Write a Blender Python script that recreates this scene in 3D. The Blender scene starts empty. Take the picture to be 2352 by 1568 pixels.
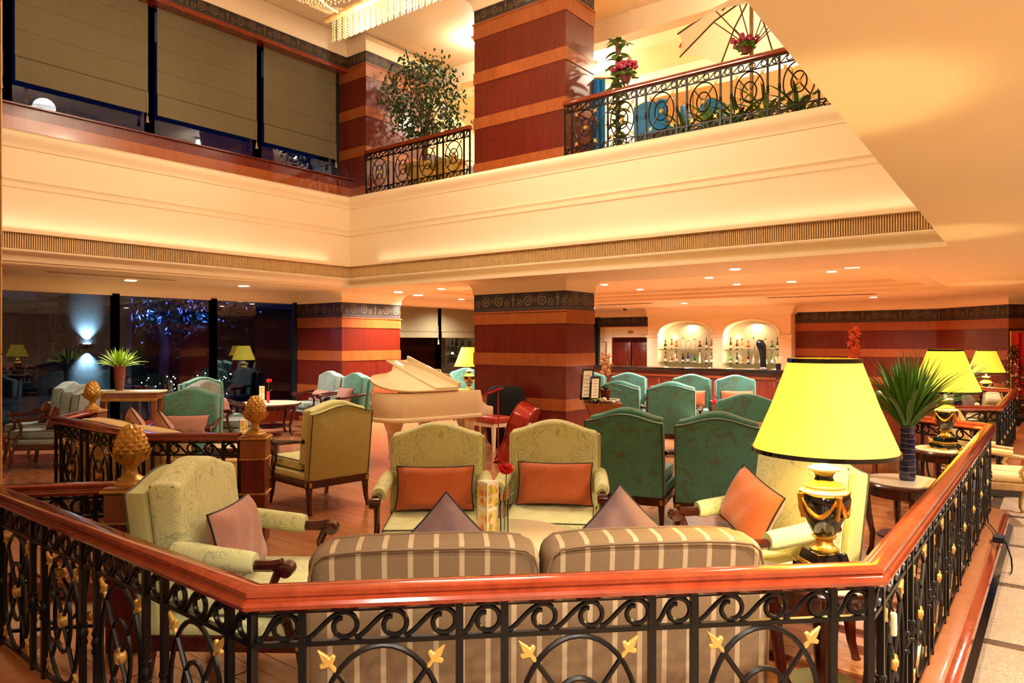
import bpy, bmesh, math, random
from mathutils import Vector, Matrix
random.seed(7)
R = math.radians
S = bpy.context.scene
COL = S.collection
PHI = R(37.8); CS, SN = math.cos(PHI), math.sin(PHI); F = 1630.0; EYE = 1.65
# ---------------------------------------------------------------- camera, world, exposure
cd = bpy.data.cameras.new('camera'); cd.sensor_width = 36; cd.lens = F / 2352 * 36; cd.clip_end = 300
cam = bpy.data.objects.new('camera', cd); COL.objects.link(cam)
cam.location = (0, 0, EYE); cam.rotation_euler = (R(90), 0, PHI - R(90)); S.camera = cam
wd = bpy.data.worlds.new('night_sky'); S.world = wd; wd.use_nodes = True
wd.node_tree.nodes['Background'].inputs[0].default_value = (.010, .02, .08, 1)
wd.node_tree.nodes['Background'].inputs[1].default_value = .12
S.view_settings.view_transform = 'Standard'; S.view_settings.look = 'None'
S.view_settings.gamma = 1; S.view_settings.use_curve_mapping = False
S.view_settings.exposure = 1.5
S.cycles.max_bounces = 6; S.cycles.diffuse_bounces = 4; S.cycles.glossy_bounces = 3; S.cycles.transmission_bounces = 4; S.cycles.transparent_max_bounces = 8
S.cycles.caustics_reflective = False; S.cycles.caustics_refractive = False; S.cycles.adaptive_threshold = .06; S.cycles.adaptive_min_samples = 12; S.cycles.sample_clamp_indirect = 4
WARM = (1, .84, .63); SOFT = (1, .86, .66); NEUT = (1, .91, .77)
def lamp(kind, loc, power, color=WARM, size=.1, spot=100, blend=.6, rot=None, sy=None):
    l = bpy.data.lights.new(kind.lower() + '_light', kind); l.energy = power; l.color = color
    if kind == 'AREA':
        l.size = size
        if sy: l.shape = 'RECTANGLE'; l.size_y = sy
    else: l.shadow_soft_size = size
    if kind == 'SPOT': l.spot_size = R(spot); l.spot_blend = blend
    o = bpy.data.objects.new(kind.lower() + '_light', l); COL.objects.link(o); o.location = loc
    if rot: o.rotation_euler = rot
    return o
# ---------------------------------------------------------------- coordinates (camera frame -> room)
def W(X, d, z=0): return Vector((SN * X + CS * d, -CS * X + SN * d, z))
def PZ(px, py, z): d = (EYE - z) * F / (py - 784); return W((px - 1176) / F * d, d, z)
def PD(px, d, z=0): return W((px - 1176) / F * d, d, z)
def HZ(py, d): return EYE - (py - 784) * d / F
def face(a): return PHI - R(a) - R(90)       # yaw so that local +Y points to camera-frame bearing a
# ---------------------------------------------------------------- materials
def srgb(h):
    h = h.lstrip('#'); c = [int(h[i:i + 2], 16) / 255 for i in (0, 2, 4)]
    return tuple([x / 12.92 if x <= .04045 else ((x + .055) / 1.055) ** 2.4 for x in c] + [1])
class X:                                      # tiny expression builder on math nodes
    nt = None
    def __init__(s, v): s.v = v
    def op(s, o, b=None, c=None):
        n = X.nt.nodes.new('ShaderNodeMath'); n.operation = o
        for i, q in enumerate((s, b, c)):
            if q is None: continue
            q = q.v if isinstance(q, X) else q
            if isinstance(q, (int, float)): n.inputs[i].default_value = q
            else: X.nt.links.new(q, n.inputs[i])
        return X(n.outputs[0])
    def __add__(s, b): return s.op('ADD', b)
    def __sub__(s, b): return s.op('SUBTRACT', b)
    def __mul__(s, b): return s.op('MULTIPLY', b)
    def __truediv__(s, b): return s.op('DIVIDE', b)
    def __lt__(s, b): return s.op('LESS_THAN', b)
    def __gt__(s, b): return s.op('GREATER_THAN', b)
    def __mod__(s, b): return s.op('FLOORED_MODULO', b)
    def abs(s): return s.op('ABSOLUTE')
    def sin(s): return s.op('SINE')
    def max(s, b): return s.op('MAXIMUM', b)
    def min(s, b): return s.op('MINIMUM', b)
    def sq(s): return s.op('POWER', 2.0)
    def rt(s): return s.op('SQRT')
MATS = {}
def base(name, col, rough=.5, metal=0, coat=0, spec=.5):
    m = bpy.data.materials.new(name); m.use_nodes = True; MATS[name] = m
    b = m.node_tree.nodes['Principled BSDF']
    b.inputs['Base Color'].default_value = srgb(col) if isinstance(col, str) else col
    b.inputs['Roughness'].default_value = rough; b.inputs['Metallic'].default_value = metal
    b.inputs['Coat Weight'].default_value = coat; b.inputs['Coat Roughness'].default_value = .12
    b.inputs['Specular IOR Level'].default_value = spec
    X.nt = m.node_tree
    return m, m.node_tree, b
def node(nt, t, **kw):
    n = nt.nodes.new('ShaderNode' + t)
    for k, v in kw.items():
        if k in n.inputs: n.inputs[k].default_value = v
        else: setattr(n, k, v)
    return n
def coords(nt, kind='Object', scale=(1, 1, 1), rot=(0, 0, 0)):
    t = nt.nodes.new('ShaderNodeTexCoord'); m = nt.nodes.new('ShaderNodeMapping')
    m.inputs['Scale'].default_value = scale; m.inputs['Rotation'].default_value = rot
    nt.links.new(t.outputs[kind], m.inputs[0]); return m.outputs[0]
def mixc(nt, fac, a, b):
    n = nt.nodes.new('ShaderNodeMix'); n.data_type = 'RGBA'
    for s, v in ((n.inputs[0], fac), (n.inputs[6], a), (n.inputs[7], b)):
        if isinstance(v, X): v = v.v
        if isinstance(v, str): v = srgb(v)
        if isinstance(v, (tuple, float, int)): s.default_value = v
        else: nt.links.new(v, s)
    return n.outputs[2]
def noise(nt, vec, scale=5, detail=4, rough=.5, dist=0):
    n = node(nt, 'TexNoise', Scale=scale, Detail=detail, Roughness=rough, Distortion=dist)
    nt.links.new(vec, n.inputs['Vector']); return X(n.outputs['Fac'])
def ramp(x, a, b): 
    n = X.nt.nodes.new('ShaderNodeMapRange'); n.inputs[1].default_value = a; n.inputs[2].default_value = b
    X.nt.links.new(x.v, n.inputs[0]); return X(n.outputs[0])
def bump(nt, b, h, strength=.2, dist=.01):
    n = node(nt, 'Bump', Strength=strength, Distance=dist); nt.links.new(h.v, n.inputs['Height']); nt.links.new(n.outputs[0], b.inputs['Normal'])
def plain(name, col, rough=.5, metal=0, coat=0, var=.12, scale=6, bmp=0):
    m, nt, b = base(name, col, rough, metal, coat)
    n = noise(nt, coords(nt), scale)
    c = b.inputs['Base Color'].default_value[:]
    dk = tuple([q * (1 - var) for q in c[:3]] + [1]); lt = tuple([min(1, q * (1 + var)) for q in c[:3]] + [1])
    nt.links.new(mixc(nt, n, dk, lt), b.inputs['Base Color'])
    if bmp: bump(nt, b, noise(nt, coords(nt), scale * 12, 3), bmp, .004)
    return m
def wood(name, c1, c2, rough=.3, coat=.4, sc=(3, 3, 60), rnd=0):
    m, nt, b = base(name, c1, rough, 0, coat)
    v = coords(nt, 'Object', sc)
    n = ramp(noise(nt, v, 2.0, 5, .6, .4), .3, .7)
    col = mixc(nt, n, c1, c2)
    if rnd:
        oi = nt.nodes.new('ShaderNodeObjectInfo'); f = X(oi.outputs['Random']) * rnd + (1 - rnd / 2)
        h = nt.nodes.new('ShaderNodeHueSaturation'); nt.links.new(f.v, h.inputs['Value']); nt.links.new(col, h.inputs['Color']); col = h.outputs[0]
    nt.links.new(col, b.inputs['Base Color']); return m
def floral(name, c1, c2, c3, big=3.2, amt=.6, blot=.5):
    m, nt, b = base(name, c1, .75, 0, 0, .3)
    b.inputs['Sheen Weight'].default_value = .3
    v = coords(nt)
    nz = node(nt, 'TexNoise', Scale=2.2, Detail=2.0); nt.links.new(v, nz.inputs['Vector'])
    mx = nt.nodes.new('ShaderNodeMix'); mx.data_type = 'VECTOR'; mx.inputs[0].default_value = .10
    nt.links.new(v, mx.inputs[4]); nt.links.new(nz.outputs['Color'], mx.inputs[5])
    vo = node(nt, 'TexVoronoi', Scale=big * 2); nt.links.new(mx.outputs[1], vo.inputs['Vector'])
    d = X(vo.outputs['Distance'])
    ring = ((d * 34).sin().abs() < .32) * (d < .5)
    msk = noise(nt, v, 7, 2) > .47
    vine = (ramp(noise(nt, v, 9, 1, .5, 2.2), 0, 1) - .5).abs() < .018
    pat = (ring * msk).max(vine * (noise(nt, v, 3.1, 1) > .45)) * amt
    leaf = (noise(nt, v, big * 4.4, 2, .6, .8) > .56) * (noise(nt, v, big * 1.5, 1) > .46) * blot
    col = mixc(nt, leaf, mixc(nt, pat, c1, c2), c3)
    nt.links.new(col, b.inputs['Base Color'])
    bump(nt, b, noise(nt, v, 240, 2), .12, .002); return m
def cloth(name, c1, c2, scale=300, bm=.15):
    m, nt, b = base(name, c1, .8, 0, 0, .25); b.inputs['Sheen Weight'].default_value = .3
    v = coords(nt, 'Object', (1, 1, .25)); n = noise(nt, v, scale / 5, 3)
    nt.links.new(mixc(nt, n, c1, c2), b.inputs['Base Color']); bump(nt, b, noise(nt, coords(nt), scale, 2), bm, .002); return m
def stripes(name, c1, c2, per=.1, wd_=.024):
    m, nt, b = base(name, c1, .8, 0, 0, .25)
    sp = nt.nodes.new('ShaderNodeSeparateXYZ'); v = coords(nt); nt.links.new(v, sp.inputs[0])
    s = (X(sp.outputs[0]) + 10.03) % per < wd_
    n = noise(nt, coords(nt, 'Object', (1, 1, 1)), 160, 3)
    a = mixc(nt, n, c1, '#6e5538')
    nt.links.new(mixc(nt, s, a, c2), b.inputs['Base Color']); bump(nt, b, n, .1, .002); return m
def emit(name, col, st, basec='#ffffff'):
    m, nt, b = base(name, basec, .5); b.inputs['Emission Color'].default_value = srgb(col) if isinstance(col, str) else col
    b.inputs['Emission Strength'].default_value = st; return m
def frieze():
    m, nt, b = base('frieze_print', '#241a1c', .45)
    t = nt.nodes.new('ShaderNodeTexCoord'); sp = nt.nodes.new('ShaderNodeSeparateXYZ'); nt.links.new(t.outputs['UV'], sp.inputs[0])
    u, v = X(sp.outputs[0]), X(sp.outputs[1])
    x = u % 2.6 - 1.3; ax = x.abs(); vc = v - .54
    def dist(cx, cy): return ((ax - cx).sq() + (vc - cy).sq()).rt()
    d = dist(.44, 0); an = (vc).op('ARCTAN2', ax - .44); sp1 = ((d * 42 + an).sin() > .3) * (d < .3)
    d2 = dist(.93, -.1); an2 = (vc + .1).op('ARCTAN2', (ax - .93) * -1); sp2 = ((d2 * 52 + an2).sin() > .3) * (d2 < .19)
    fle = ((ax - 1.3).abs() < .035) * (vc.abs() < .3); fl2 = ((vc - .06).abs() < .03) * ((ax - 1.3).abs() < .12)
    mid = (ax < .07) * (((vc * 60).sin()) > .2) * (vc.abs() < .12)
    ln = ((v - .16).abs() < .02).max((v - .9).abs() < .015)
    pat = sp1.max(sp2).max(fle).max(fl2).max(mid)
    low = v < .14
    c = mixc(nt, pat * .4, '#2a1d1e', '#a88a4e'); c = mixc(nt, ln * .5, c, '#6a5a4a'); c = mixc(nt, low, c, '#3a2c34')
    nt.links.new(c, b.inputs['Base Color']); return m
def glass(name, tint, ref=1.0):
    m = bpy.data.materials.new(name); m.use_nodes = True; MATS[name] = m; nt = m.node_tree; nt.nodes.clear()
    o = nt.nodes.new('ShaderNodeOutputMaterial'); mx = nt.nodes.new('ShaderNodeMixShader')
    tr = nt.nodes.new('ShaderNodeBsdfTransparent'); tr.inputs[0].default_value = tint
    gl = nt.nodes.new('ShaderNodeBsdfGlossy'); gl.inputs['Roughness'].default_value = .015; gl.inputs[0].default_value = (.9, .95, 1, 1)
    fr = nt.nodes.new('ShaderNodeFresnel'); fr.inputs[0].default_value = 1.5
    X.nt = nt; f = (X(fr.outputs[0]) * ref).min(1.0)
    nt.links.new(f.v, mx.inputs[0]); nt.links.new(tr.outputs[0], mx.inputs[1]); nt.links.new(gl.outputs[0], mx.inputs[2]); nt.links.new(mx.outputs[0], o.inputs[0])
    return m
def shade_mat():
    m, nt, b = base('lamp_silk', '#f0c020', .8)
    v = coords(nt, 'Object', (5, 5, .9)); n = ramp(noise(nt, v, 9, 3, .6, .2), .62, .78)
    sl = noise(nt, coords(nt, 'Object', (60, 60, 3)), 3, 2)
    c = mixc(nt, n * .35, mixc(nt, sl, (1, .62, .028, 1), (1, .78, .075, 1)), (.72, .36, .03, 1))
    nt.links.new(c, b.inputs['Emission Color']); b.inputs['Emission Strength'].default_value = .30
    nt.links.new(c, b.inputs['Base Color']); return m
def weave(name, c1, c2):
    m, nt, b = base(name, c1, .85, 0, 0, .2)
    sp = nt.nodes.new('ShaderNodeSeparateXYZ'); nt.links.new(coords(nt), sp.inputs[0])
    zz = X(sp.outputs[2]); xx = X(sp.outputs[0])
    n = noise(nt, coords(nt, 'Object', (30, 30, 160)), 1, 3)
    s = ((zz * 330).sin() * .5 + .5) * .5 + ((xx * 420).sin() * .5 + .5) * .2 + n * .3
    nt.links.new(mixc(nt, s, c1, c2), b.inputs['Base Color']); bump(nt, b, s, .3, .003); return m
def marble(name, c1, c2, c3, rough=.12):
    m, nt, b = base(name, c1, rough)
    v = coords(nt); oi = nt.nodes.new('ShaderNodeObjectInfo')
    ad = nt.nodes.new('ShaderNodeVectorMath'); ad.operation = 'ADD'; nt.links.new(v, ad.inputs[0]); nt.links.new(oi.outputs['Location'], ad.inputs[1])
    n = ramp(noise(nt, ad.outputs[0], 90, 4, .7), .35, .65); g = ramp(noise(nt, ad.outputs[0], 4, 4, .6), .3, .7)
    nt.links.new(mixc(nt, n, mixc(nt, g, c1, c2), c3), b.inputs['Base Color']); return m

plain('cream', '#f2dcb8', .6, var=.02, scale=1); plain('cream_trim', '#f5e4c4', .45, var=.02); plain('white_cream', '#f6e8c8', .4, var=.02)
plain('tan_stone', '#d9a862', .5, var=.05, scale=3)
wood('red_wood', '#742010', '#5a150a', .32, .35, (14, 14, .7)); wood('ochre_wood', '#a8592a', '#954b20', .3, .4, (5, 5, 2))
wood('rail_wood', '#94391c', '#752812', .14, .7, (6, 6, 6)); wood('dark_wood', '#4c170d', '#340d07', .2, .6, (8, 8, 2))
wood('mid_wood', '#7a2b16', '#5c1c0d', .25, .5, (10, 10, 1)); wood('plank', '#b67a52', '#9e6440', .22, .35, (22, 1.2, 3), rnd=.22)
wood('floor_under', '#7a3c22', '#6a3018', .5, 0)
wood('amber_wood', '#a05f36', '#8a4c24', .3, .4, (6, 6, 1)); wood('gilt_wood', '#b9925c', '#96703c', .4, .1, (9, 9, 4))
plain('iron', '#171210', .34, .5, 0, .2, 20); plain('gold', '#c8973c', .32, .85, 0, .15, 30); plain('gold_paint', '#c99a4c', .4, .4, 0, .2, 14)
plain('black_gloss', '#0d0b0b', .08, 0, .6); plain('black_matte', '#060506', .95); plain('chrome', '#c8c8cc', .15, 1); plain('porcelain', '#f2e3b8', .12, 0, .6, .03)
floral('green_fabric', '#d6d89c', '#a6ae88', '#c2c890', 3.0, .75, .35); cloth('green_plain', '#bfbd80', '#adaa6e')
floral('teal_fabric', '#528e80', '#437468', '#5a6a5c', 3.2, .6, .8); floral('dim_teal_fabric', '#7f9390', '#687a78', '#7e6f68', 3.2, .6, .7)  # second fabric is the teal floral with dim light put into its colour
cloth('beige_fabric', '#d0b27c', '#bf9f68'); stripes('stripe_fabric', '#80664a', '#ab9270', .1, .02); stripes('stripe_pale', '#b59a68', '#d6bf90', .16, .03)
cloth('orange_fabric', '#c8683a', '#b85a30'); cloth('pink_fabric', '#b98678', '#a87468'); cloth('mauve_fabric', '#80605c', '#6c504e')
plain('piping_dark', '#4c4430', .7); plain('piping_brown', '#75583a', .7); plain('piping_black', '#1c1714', .7)
plain('table_stone', '#eadfba', .2, 0, .2, .05, 9); plain('grey_stone', '#b7a58a', .25, 0, .2, .1, 14)
marble('marble', '#b59a7c', '#c7ae90', '#8f7660'); plain('marble_strip', '#5a4638', .15, 0, .2, .2, 40); plain('plinth_black', '#120f12', .12, 0, .4)
weave('blind_weave', '#8a8064', '#5a523c'); plain('blind_line', '#4c4432', .9)
plain('mullion', '#10201f', .35); plain('tassel', '#a98b74', .8)
frieze(); shade_mat()
def drinks():
    m, nt, b = base('drinks_print', '#e8b070', .5)
    v = coords(nt, 'Object', (1, 1, 1)); vo = node(nt, 'TexVoronoi', Scale=26.0); nt.links.new(v, vo.inputs['Vector'])
    sp = nt.nodes.new('ShaderNodeSeparateColor'); nt.links.new(vo.outputs['Color'], sp.inputs[0]); d = X(vo.outputs['Distance'])
    c = mixc(nt, X(sp.outputs[0]) > .6, '#e9d9a8', '#d8763a'); c = mixc(nt, X(sp.outputs[1]) > .62, c, '#a8a830'); c = mixc(nt, X(sp.outputs[2]) > .7, c, '#e0b23a')
    c = mixc(nt, d > .55, c, '#e8c490'); nt.links.new(c, b.inputs['Base Color'])
drinks()
def canopy_mat():
    m, nt, b = base('umbrella_cloth', '#fbf0d0', .8); o = nt.nodes['Material Output']; tr = nt.nodes.new('ShaderNodeBsdfTranslucent'); tr.inputs[0].default_value = srgb('#fbeec8')
    mx = nt.nodes.new('ShaderNodeMixShader'); mx.inputs[0].default_value = .55; nt.links.new(b.outputs[0], mx.inputs[1]); nt.links.new(tr.outputs[0], mx.inputs[2]); nt.links.new(mx.outputs[0], o.inputs[0])
canopy_mat()
glass('window_glass', (.62, .70, .85, 1), 1.25); glass('clear_glass', (.9, .97, .93, 1), 1.2); glass('green_glass', (.55, .85, .5, 1), 1.2)
plain('leaf', '#55862c', .45, 0, 0, .35, 30); plain('leaf_lime', '#8fae30', .45, 0, 0, .3, 30); plain('leaf_dark', '#2c4a24', .4, 0, 0, .4, 30); plain('bark', '#6e4c30', .8, var=.3, scale=30)
plain('petal_red', '#d81a22', .6); plain('petal_orange', '#e0552a', .55, var=.2); plain('petal_peach', '#d99a6a', .6); plain('petal_pink', '#b8385c', .6, var=.3, scale=40)
plain('piano_white', '#f0dcb4', .12, 0, .6, .02); plain('red_lacquer', '#a31c0c', .12, 0, .7, .08); plain('red_leather', '#b23a1c', .35, 0, .2)
plain('terracotta', '#7a3320', .6); plain('yellow_pot', '#c9a238', .5); plain('blue_cloth', '#2f8fd0', .6); plain('paper', '#efe6cf', .7); plain('stone_grey', '#6f7a80', .9, var=.3, scale=24, bmp=.6)
plain('navy_vase', '#1a1a3a', .12, 0, .5, .3); plain('vase_band', '#8a6a5a', .2, 0, .4); plain('outdoor_dark', '#1a1c24', .9); plain('outdoor_brown', '#3a2318', .8)
plain('slat_cream', '#dcb880', .5); plain('slat_gap', '#a0753f', .8); plain('vent_dark', '#2a1a10', .6); plain('pebble', '#cdb58a', .6)
plain('beer_steel', '#3c3c40', .18, .9)
emit('bulb', (1, .86, .6, 1), 14); emit('bulb_soft', (1, .84, .55, 1), 5); emit('crystal', (1, .72, .36, 1), .10, '#a58a56'); emit('fairy', (1, .95, .8, 1), 5); emit('blue_glow', (.05, .12, 1, 1), 1.2); emit('flame_white', (.85, .95, .85, 1), 12)
for k_ in ('bulb', 'bulb_soft', 'crystal', 'fairy', 'blue_glow', 'flame_white', 'lamp_silk'): MATS[k_].cycles.emission_sampling = 'NONE'
# ---------------------------------------------------------------- mesh helpers
class MB:
    def __init__(s): s.v = []; s.f = []; s.uv = {}
    def add(s, vs, fs):
        o = len(s.v); s.v += [tuple(q) for q in vs]; s.f += [tuple(i + o for i in f) for f in fs]; return s
    def box(s, c, d, rz=0):
        x, y, z = d[0] / 2, d[1] / 2, d[2] / 2; cr, sr = math.cos(rz), math.sin(rz)
        vs = [(c[0] + a * cr - b * sr, c[1] + a * sr + b * cr, c[2] + e) for a, b, e in
              ((-x, -y, -z), (x, -y, -z), (x, y, -z), (-x, y, -z), (-x, -y, z), (x, -y, z), (x, y, z), (-x, y, z))]
        return s.add(vs, [(0, 3, 2, 1), (4, 5, 6, 7), (0, 1, 5, 4), (1, 2, 6, 5), (2, 3, 7, 6), (3, 0, 4, 7)])
    def b2(s, a, b): return s.box([(a[i] + b[i]) / 2 for i in range(3)], [abs(a[i] - b[i]) for i in range(3)])
    def frus(s, c, w0, d0, w1, d1, z0, z1, off=(0, 0)):
        vs = [(c[0] + i * w0 / 2, c[1] + j * d0 / 2, z0) for i, j in ((-1, -1), (1, -1), (1, 1), (-1, 1))] + \
             [(c[0] + off[0] + i * w1 / 2, c[1] + off[1] + j * d1 / 2, z1) for i, j in ((-1, -1), (1, -1), (1, 1), (-1, 1))]
        return s.add(vs, [(0, 3, 2, 1), (4, 5, 6, 7), (0, 1, 5, 4), (1, 2, 6, 5), (2, 3, 7, 6), (3, 0, 4, 7)])
    def tube(s, pts, r, n=6, closed=False, cap=True):
        pts = [Vector(p) for p in pts]; m = len(pts); rs = r if isinstance(r, (list, tuple)) else [r] * m
        o = len(s.v); up = None
        for i, p in enumerate(pts):
            a = pts[(i - 1) % m] if (closed or i) else p; b = pts[(i + 1) % m] if (closed or i < m - 1) else p
            t = (b - a).normalized() if (b - a).length > 1e-9 else Vector((0, 0, 1))
            if up is None: up = Vector((0, 0, 1)) if abs(t.z) < .9 else Vector((0, 1, 0))
            u = t.cross(up); u = u.normalized() if u.length > 1e-6 else t.orthogonal().normalized()
            w = u.cross(t).normalized(); up = w
            for k in range(n):
                q = 2 * math.pi * (k + .5) / n; s.v.append(tuple(p + (u * math.cos(q) + w * math.sin(q)) * rs[i]))
        for i in range(m if closed else m - 1):
            j = (i + 1) % m
            for k in range(n): s.f.append((o + i * n + k, o + i * n + (k + 1) % n, o + j * n + (k + 1) % n, o + j * n + k))
        if cap and not closed: s.f.append(tuple(o + k for k in range(n))[::-1]); s.f.append(tuple(o + (m - 1) * n + k for k in range(n)))
        return s
    def lathe(s, prof, n=20, c=(0, 0, 0)):
        o = len(s.v)
        for r, z in prof:
            for k in range(n): q = 2 * math.pi * k / n; s.v.append((c[0] + r * math.cos(q), c[1] + r * math.sin(q), c[2] + z))
        for i in range(len(prof) - 1):
            for k in range(n): s.f.append((o + i * n + k, o + i * n + (k + 1) % n, o + (i + 1) * n + (k + 1) % n, o + (i + 1) * n + k))
        if prof[0][0] > 1e-5: s.f.append(tuple(o + k for k in range(n))[::-1])
        if prof[-1][0] > 1e-5: s.f.append(tuple(o + (len(prof) - 1) * n + k for k in range(n)))
        return s
    def ball(s, c, r, n=8, m=5, sc=(1, 1, 1)):
        prof = [(max(1e-6, math.sin(math.pi * i / m)) * r, -math.cos(math.pi * i / m) * r) for i in range(m + 1)]
        o = len(s.v); s.lathe(prof, n)
        for i in range(o, len(s.v)): v = s.v[i]; s.v[i] = (c[0] + v[0] * sc[0], c[1] + v[1] * sc[1], c[2] + v[2] * sc[2])
        return s
    def prism(s, out, a, b, plane='xz'):        # outline extruded along the third axis
        f = {'xz': lambda p, t: (p[0], t, p[1]), 'xy': lambda p, t: (p[0], p[1], t), 'yz': lambda p, t: (t, p[0], p[1])}[plane]
        n = len(out); vs = [f(p, a) for p in out] + [f(p, b) for p in out]
        return s.add(vs, [tuple(range(n)), tuple(range(n, 2 * n))[::-1]] + [(i, n + i, n + (i + 1) % n, (i + 1) % n) for i in range(n)])
    def sweep(s, path, prof, closed=False, closeprof=True, uvband=False):
        # path in the xy plane; prof = (offset to the right of travel, z); mitred
        P = [Vector((p[0], p[1])) for p in path]; m = len(P); o = len(s.v); k = len(prof)
        for i in range(m):
            def nrm(a, b): t = (b - a).normalized(); return Vector((t.y, -t.x))
            ns = []
            if i or closed: ns.append(nrm(P[i - 1], P[i]))
            if i < m - 1 or closed: ns.append(nrm(P[i], P[(i + 1) % m]))
            q = sum(ns, Vector((0, 0))) / len(ns); q = q / max(q.length_squared, .15)
            for (of, z) in prof: s.v.append((P[i].x + q.x * of, P[i].y + q.y * of, z))
        for i in range(m if closed else m - 1):
            j = (i + 1) % m
            for a in range(k if closeprof else k - 1): b = (a + 1) % k; s.f.append((o + i * k + a, o + j * k + a, o + j * k + b, o + i * k + b))
        if not closed and closeprof: s.f.append(tuple(o + a for a in range(k))); s.f.append(tuple(o + (m - 1) * k + a for a in range(k))[::-1])
        return s
    def quad(s, a, b, c, d, uv=None):
        if uv: s.uv[len(s.f)] = uv
        return s.add([a, b, c, d], [(0, 1, 2, 3)])
    def xf(s, fn): s.v = [tuple(fn(*v)) for v in s.v]; return s
    def mesh(s, name, mat, bev=0, seg=2, smooth=True, ang=38):
        me = bpy.data.meshes.new(name); me.from_pydata(s.v, [], s.f)
        if s.uv:
            l = me.uv_layers.new(name='UVMap')
            for p in me.polygons:
                u = s.uv.get(p.index)
                if u:
                    for li, q in zip(p.loop_indices, u): l.data[li].uv = q
        bm = bmesh.new(); bm.from_mesh(me); bmesh.ops.recalc_face_normals(bm, faces=bm.faces) if not s.uv else None
        if bev:
            es = [e for e in bm.edges if len(e.link_faces) == 2 and e.calc_face_angle(0) > R(32)]
            bmesh.ops.bevel(bm, geom=es, offset=bev, segments=seg, affect='EDGES', profile=.5, clamp_overlap=True)
        bm.to_mesh(me); bm.free()
        if smooth:
            for p in me.polygons: p.use_smooth = True
            me.set_sharp_from_angle(angle=R(ang))
        me.materials.append(MATS[mat]); return me
    def build(s, name, mat, parent=None, bev=0, seg=2, smooth=True, ang=38): return put(name, s.mesh(name, mat, bev, seg, smooth, ang), parent)
def put(name, me, parent=None, loc=None, rot=None, sc=None):
    o = bpy.data.objects.new(name, me); COL.objects.link(o); o.parent = parent
    if loc is not None: o.location = loc
    if rot is not None: o.rotation_euler = rot
    if sc is not None: o.scale = sc
    return o
def thing(name, label, cat, loc=(0, 0, 0), rz=0, group=None):
    o = bpy.data.objects.new(name, None); COL.objects.link(o); o.location = loc; o.rotation_euler = (0, 0, rz); o.empty_display_size = .1
    return tag(o, label, cat, group)
def tag(o, label=None, cat=None, group=None, kind=None):
    for k, v in (('label', label), ('category', cat), ('group', group), ('kind', kind)):
        if v: o[k] = v
    return o
def struct(name, mb, mat, parent=None, label=None, **kw):
    o = mb.build(name, mat, parent, **kw)
    if parent is None: o['kind'] = 'structure'
    if label: o['label'] = label
    return o
def sroot(name, label=None, loc=(0, 0, 0)):
    o = bpy.data.objects.new(name, None); COL.objects.link(o); o['kind'] = 'structure'; o.location = loc
    if label: o['label'] = label
    return o
def copy_tree(o, parent=None):
    c = o.copy(); COL.objects.link(c); c.parent = parent
    for ch in list(o.children): copy_tree(ch, c)
    return c
CACHE = {}
def cached(key, fn):
    if key not in CACHE: CACHE[key] = fn()
    return CACHE[key]
def hump(w, z0, h0, h1, n=18, sh=.08):
    top = []
    for i in range(n + 1):
        x = w / 2 - w * i / n; u = abs(x) / (w / 2)
        g = 0 if u > 1 - sh else math.cos(math.pi / 2 * u / (1 - sh)) ** 1.5
        top.append((x, h0 + (h1 - h0) * g))
    return [(-w / 2, z0), (w / 2, z0)] + top
def pillow_mesh(name, w, h, t, mat, n=14, pinch=.06):
    def mk():
        mb = MB(); idx = {}
        def P(i, j, sd):
            u, v = -1 + 2 * i / n, -1 + 2 * j / n
            k = max(0, (1 - u ** 4) * (1 - v ** 4)) ** .55
            x = u * w / 2 * (1 - pinch * (1 - v * v)); z = v * h / 2 * (1 - pinch * (1 - u * u) * 1.2)
            wr = .006 * math.sin(9 * u + 4 * v) * k
            return (x, sd * (t / 2 * k + wr * (k > .1)), z)
        for sd in (1, -1):
            o = len(mb.v)
            mb.v += [P(i, j, sd) for i in range(n + 1) for j in range(n + 1)]
            for i in range(n):
                for j in range(n):
                    q = (o + i * (n + 1) + j, o + (i + 1) * (n + 1) + j, o + (i + 1) * (n + 1) + j + 1, o + i * (n + 1) + j + 1); mb.f.append(q if sd < 0 else q[::-1])
        return mb.mesh(name, mat, ang=80)
    def pip():
        mb = MB(); pts = []
        for e in range(4):
            for i in range(n):
                q = -1 + 2 * i / n; u, v = ((q, -1), (1, q), (-q, 1), (-1, -q))[e]
                pts.append((u * w / 2 * (1 - pinch * (1 - v * v)), 0, v * h / 2 * (1 - pinch * (1 - u * u) * 1.2)))
        return mb.tube(pts, .005, 5, True)
    return cached(('pil', w, h, mat), mk), cached(('pip', w, h), lambda: pip().mesh('piping', 'piping_black'))
def pillow(label, mat, X_, d, z, a, w=.46, h=.28, tilt=18, roll=0, group=None):
    me, pm = pillow_mesh('cushion_cover', w, h, .15, mat)
    t = thing('throw_pillow', label, 'pillow', W(X_, d, z), face(a), group)
    e = Matrix.Rotation(R(tilt), 4, 'X') @ Matrix.Rotation(R(roll), 4, 'Y')
    put('cushion_cover', me, t, rot=e.to_euler()); put('piping', pm, t, rot=e.to_euler()); return t
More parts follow.
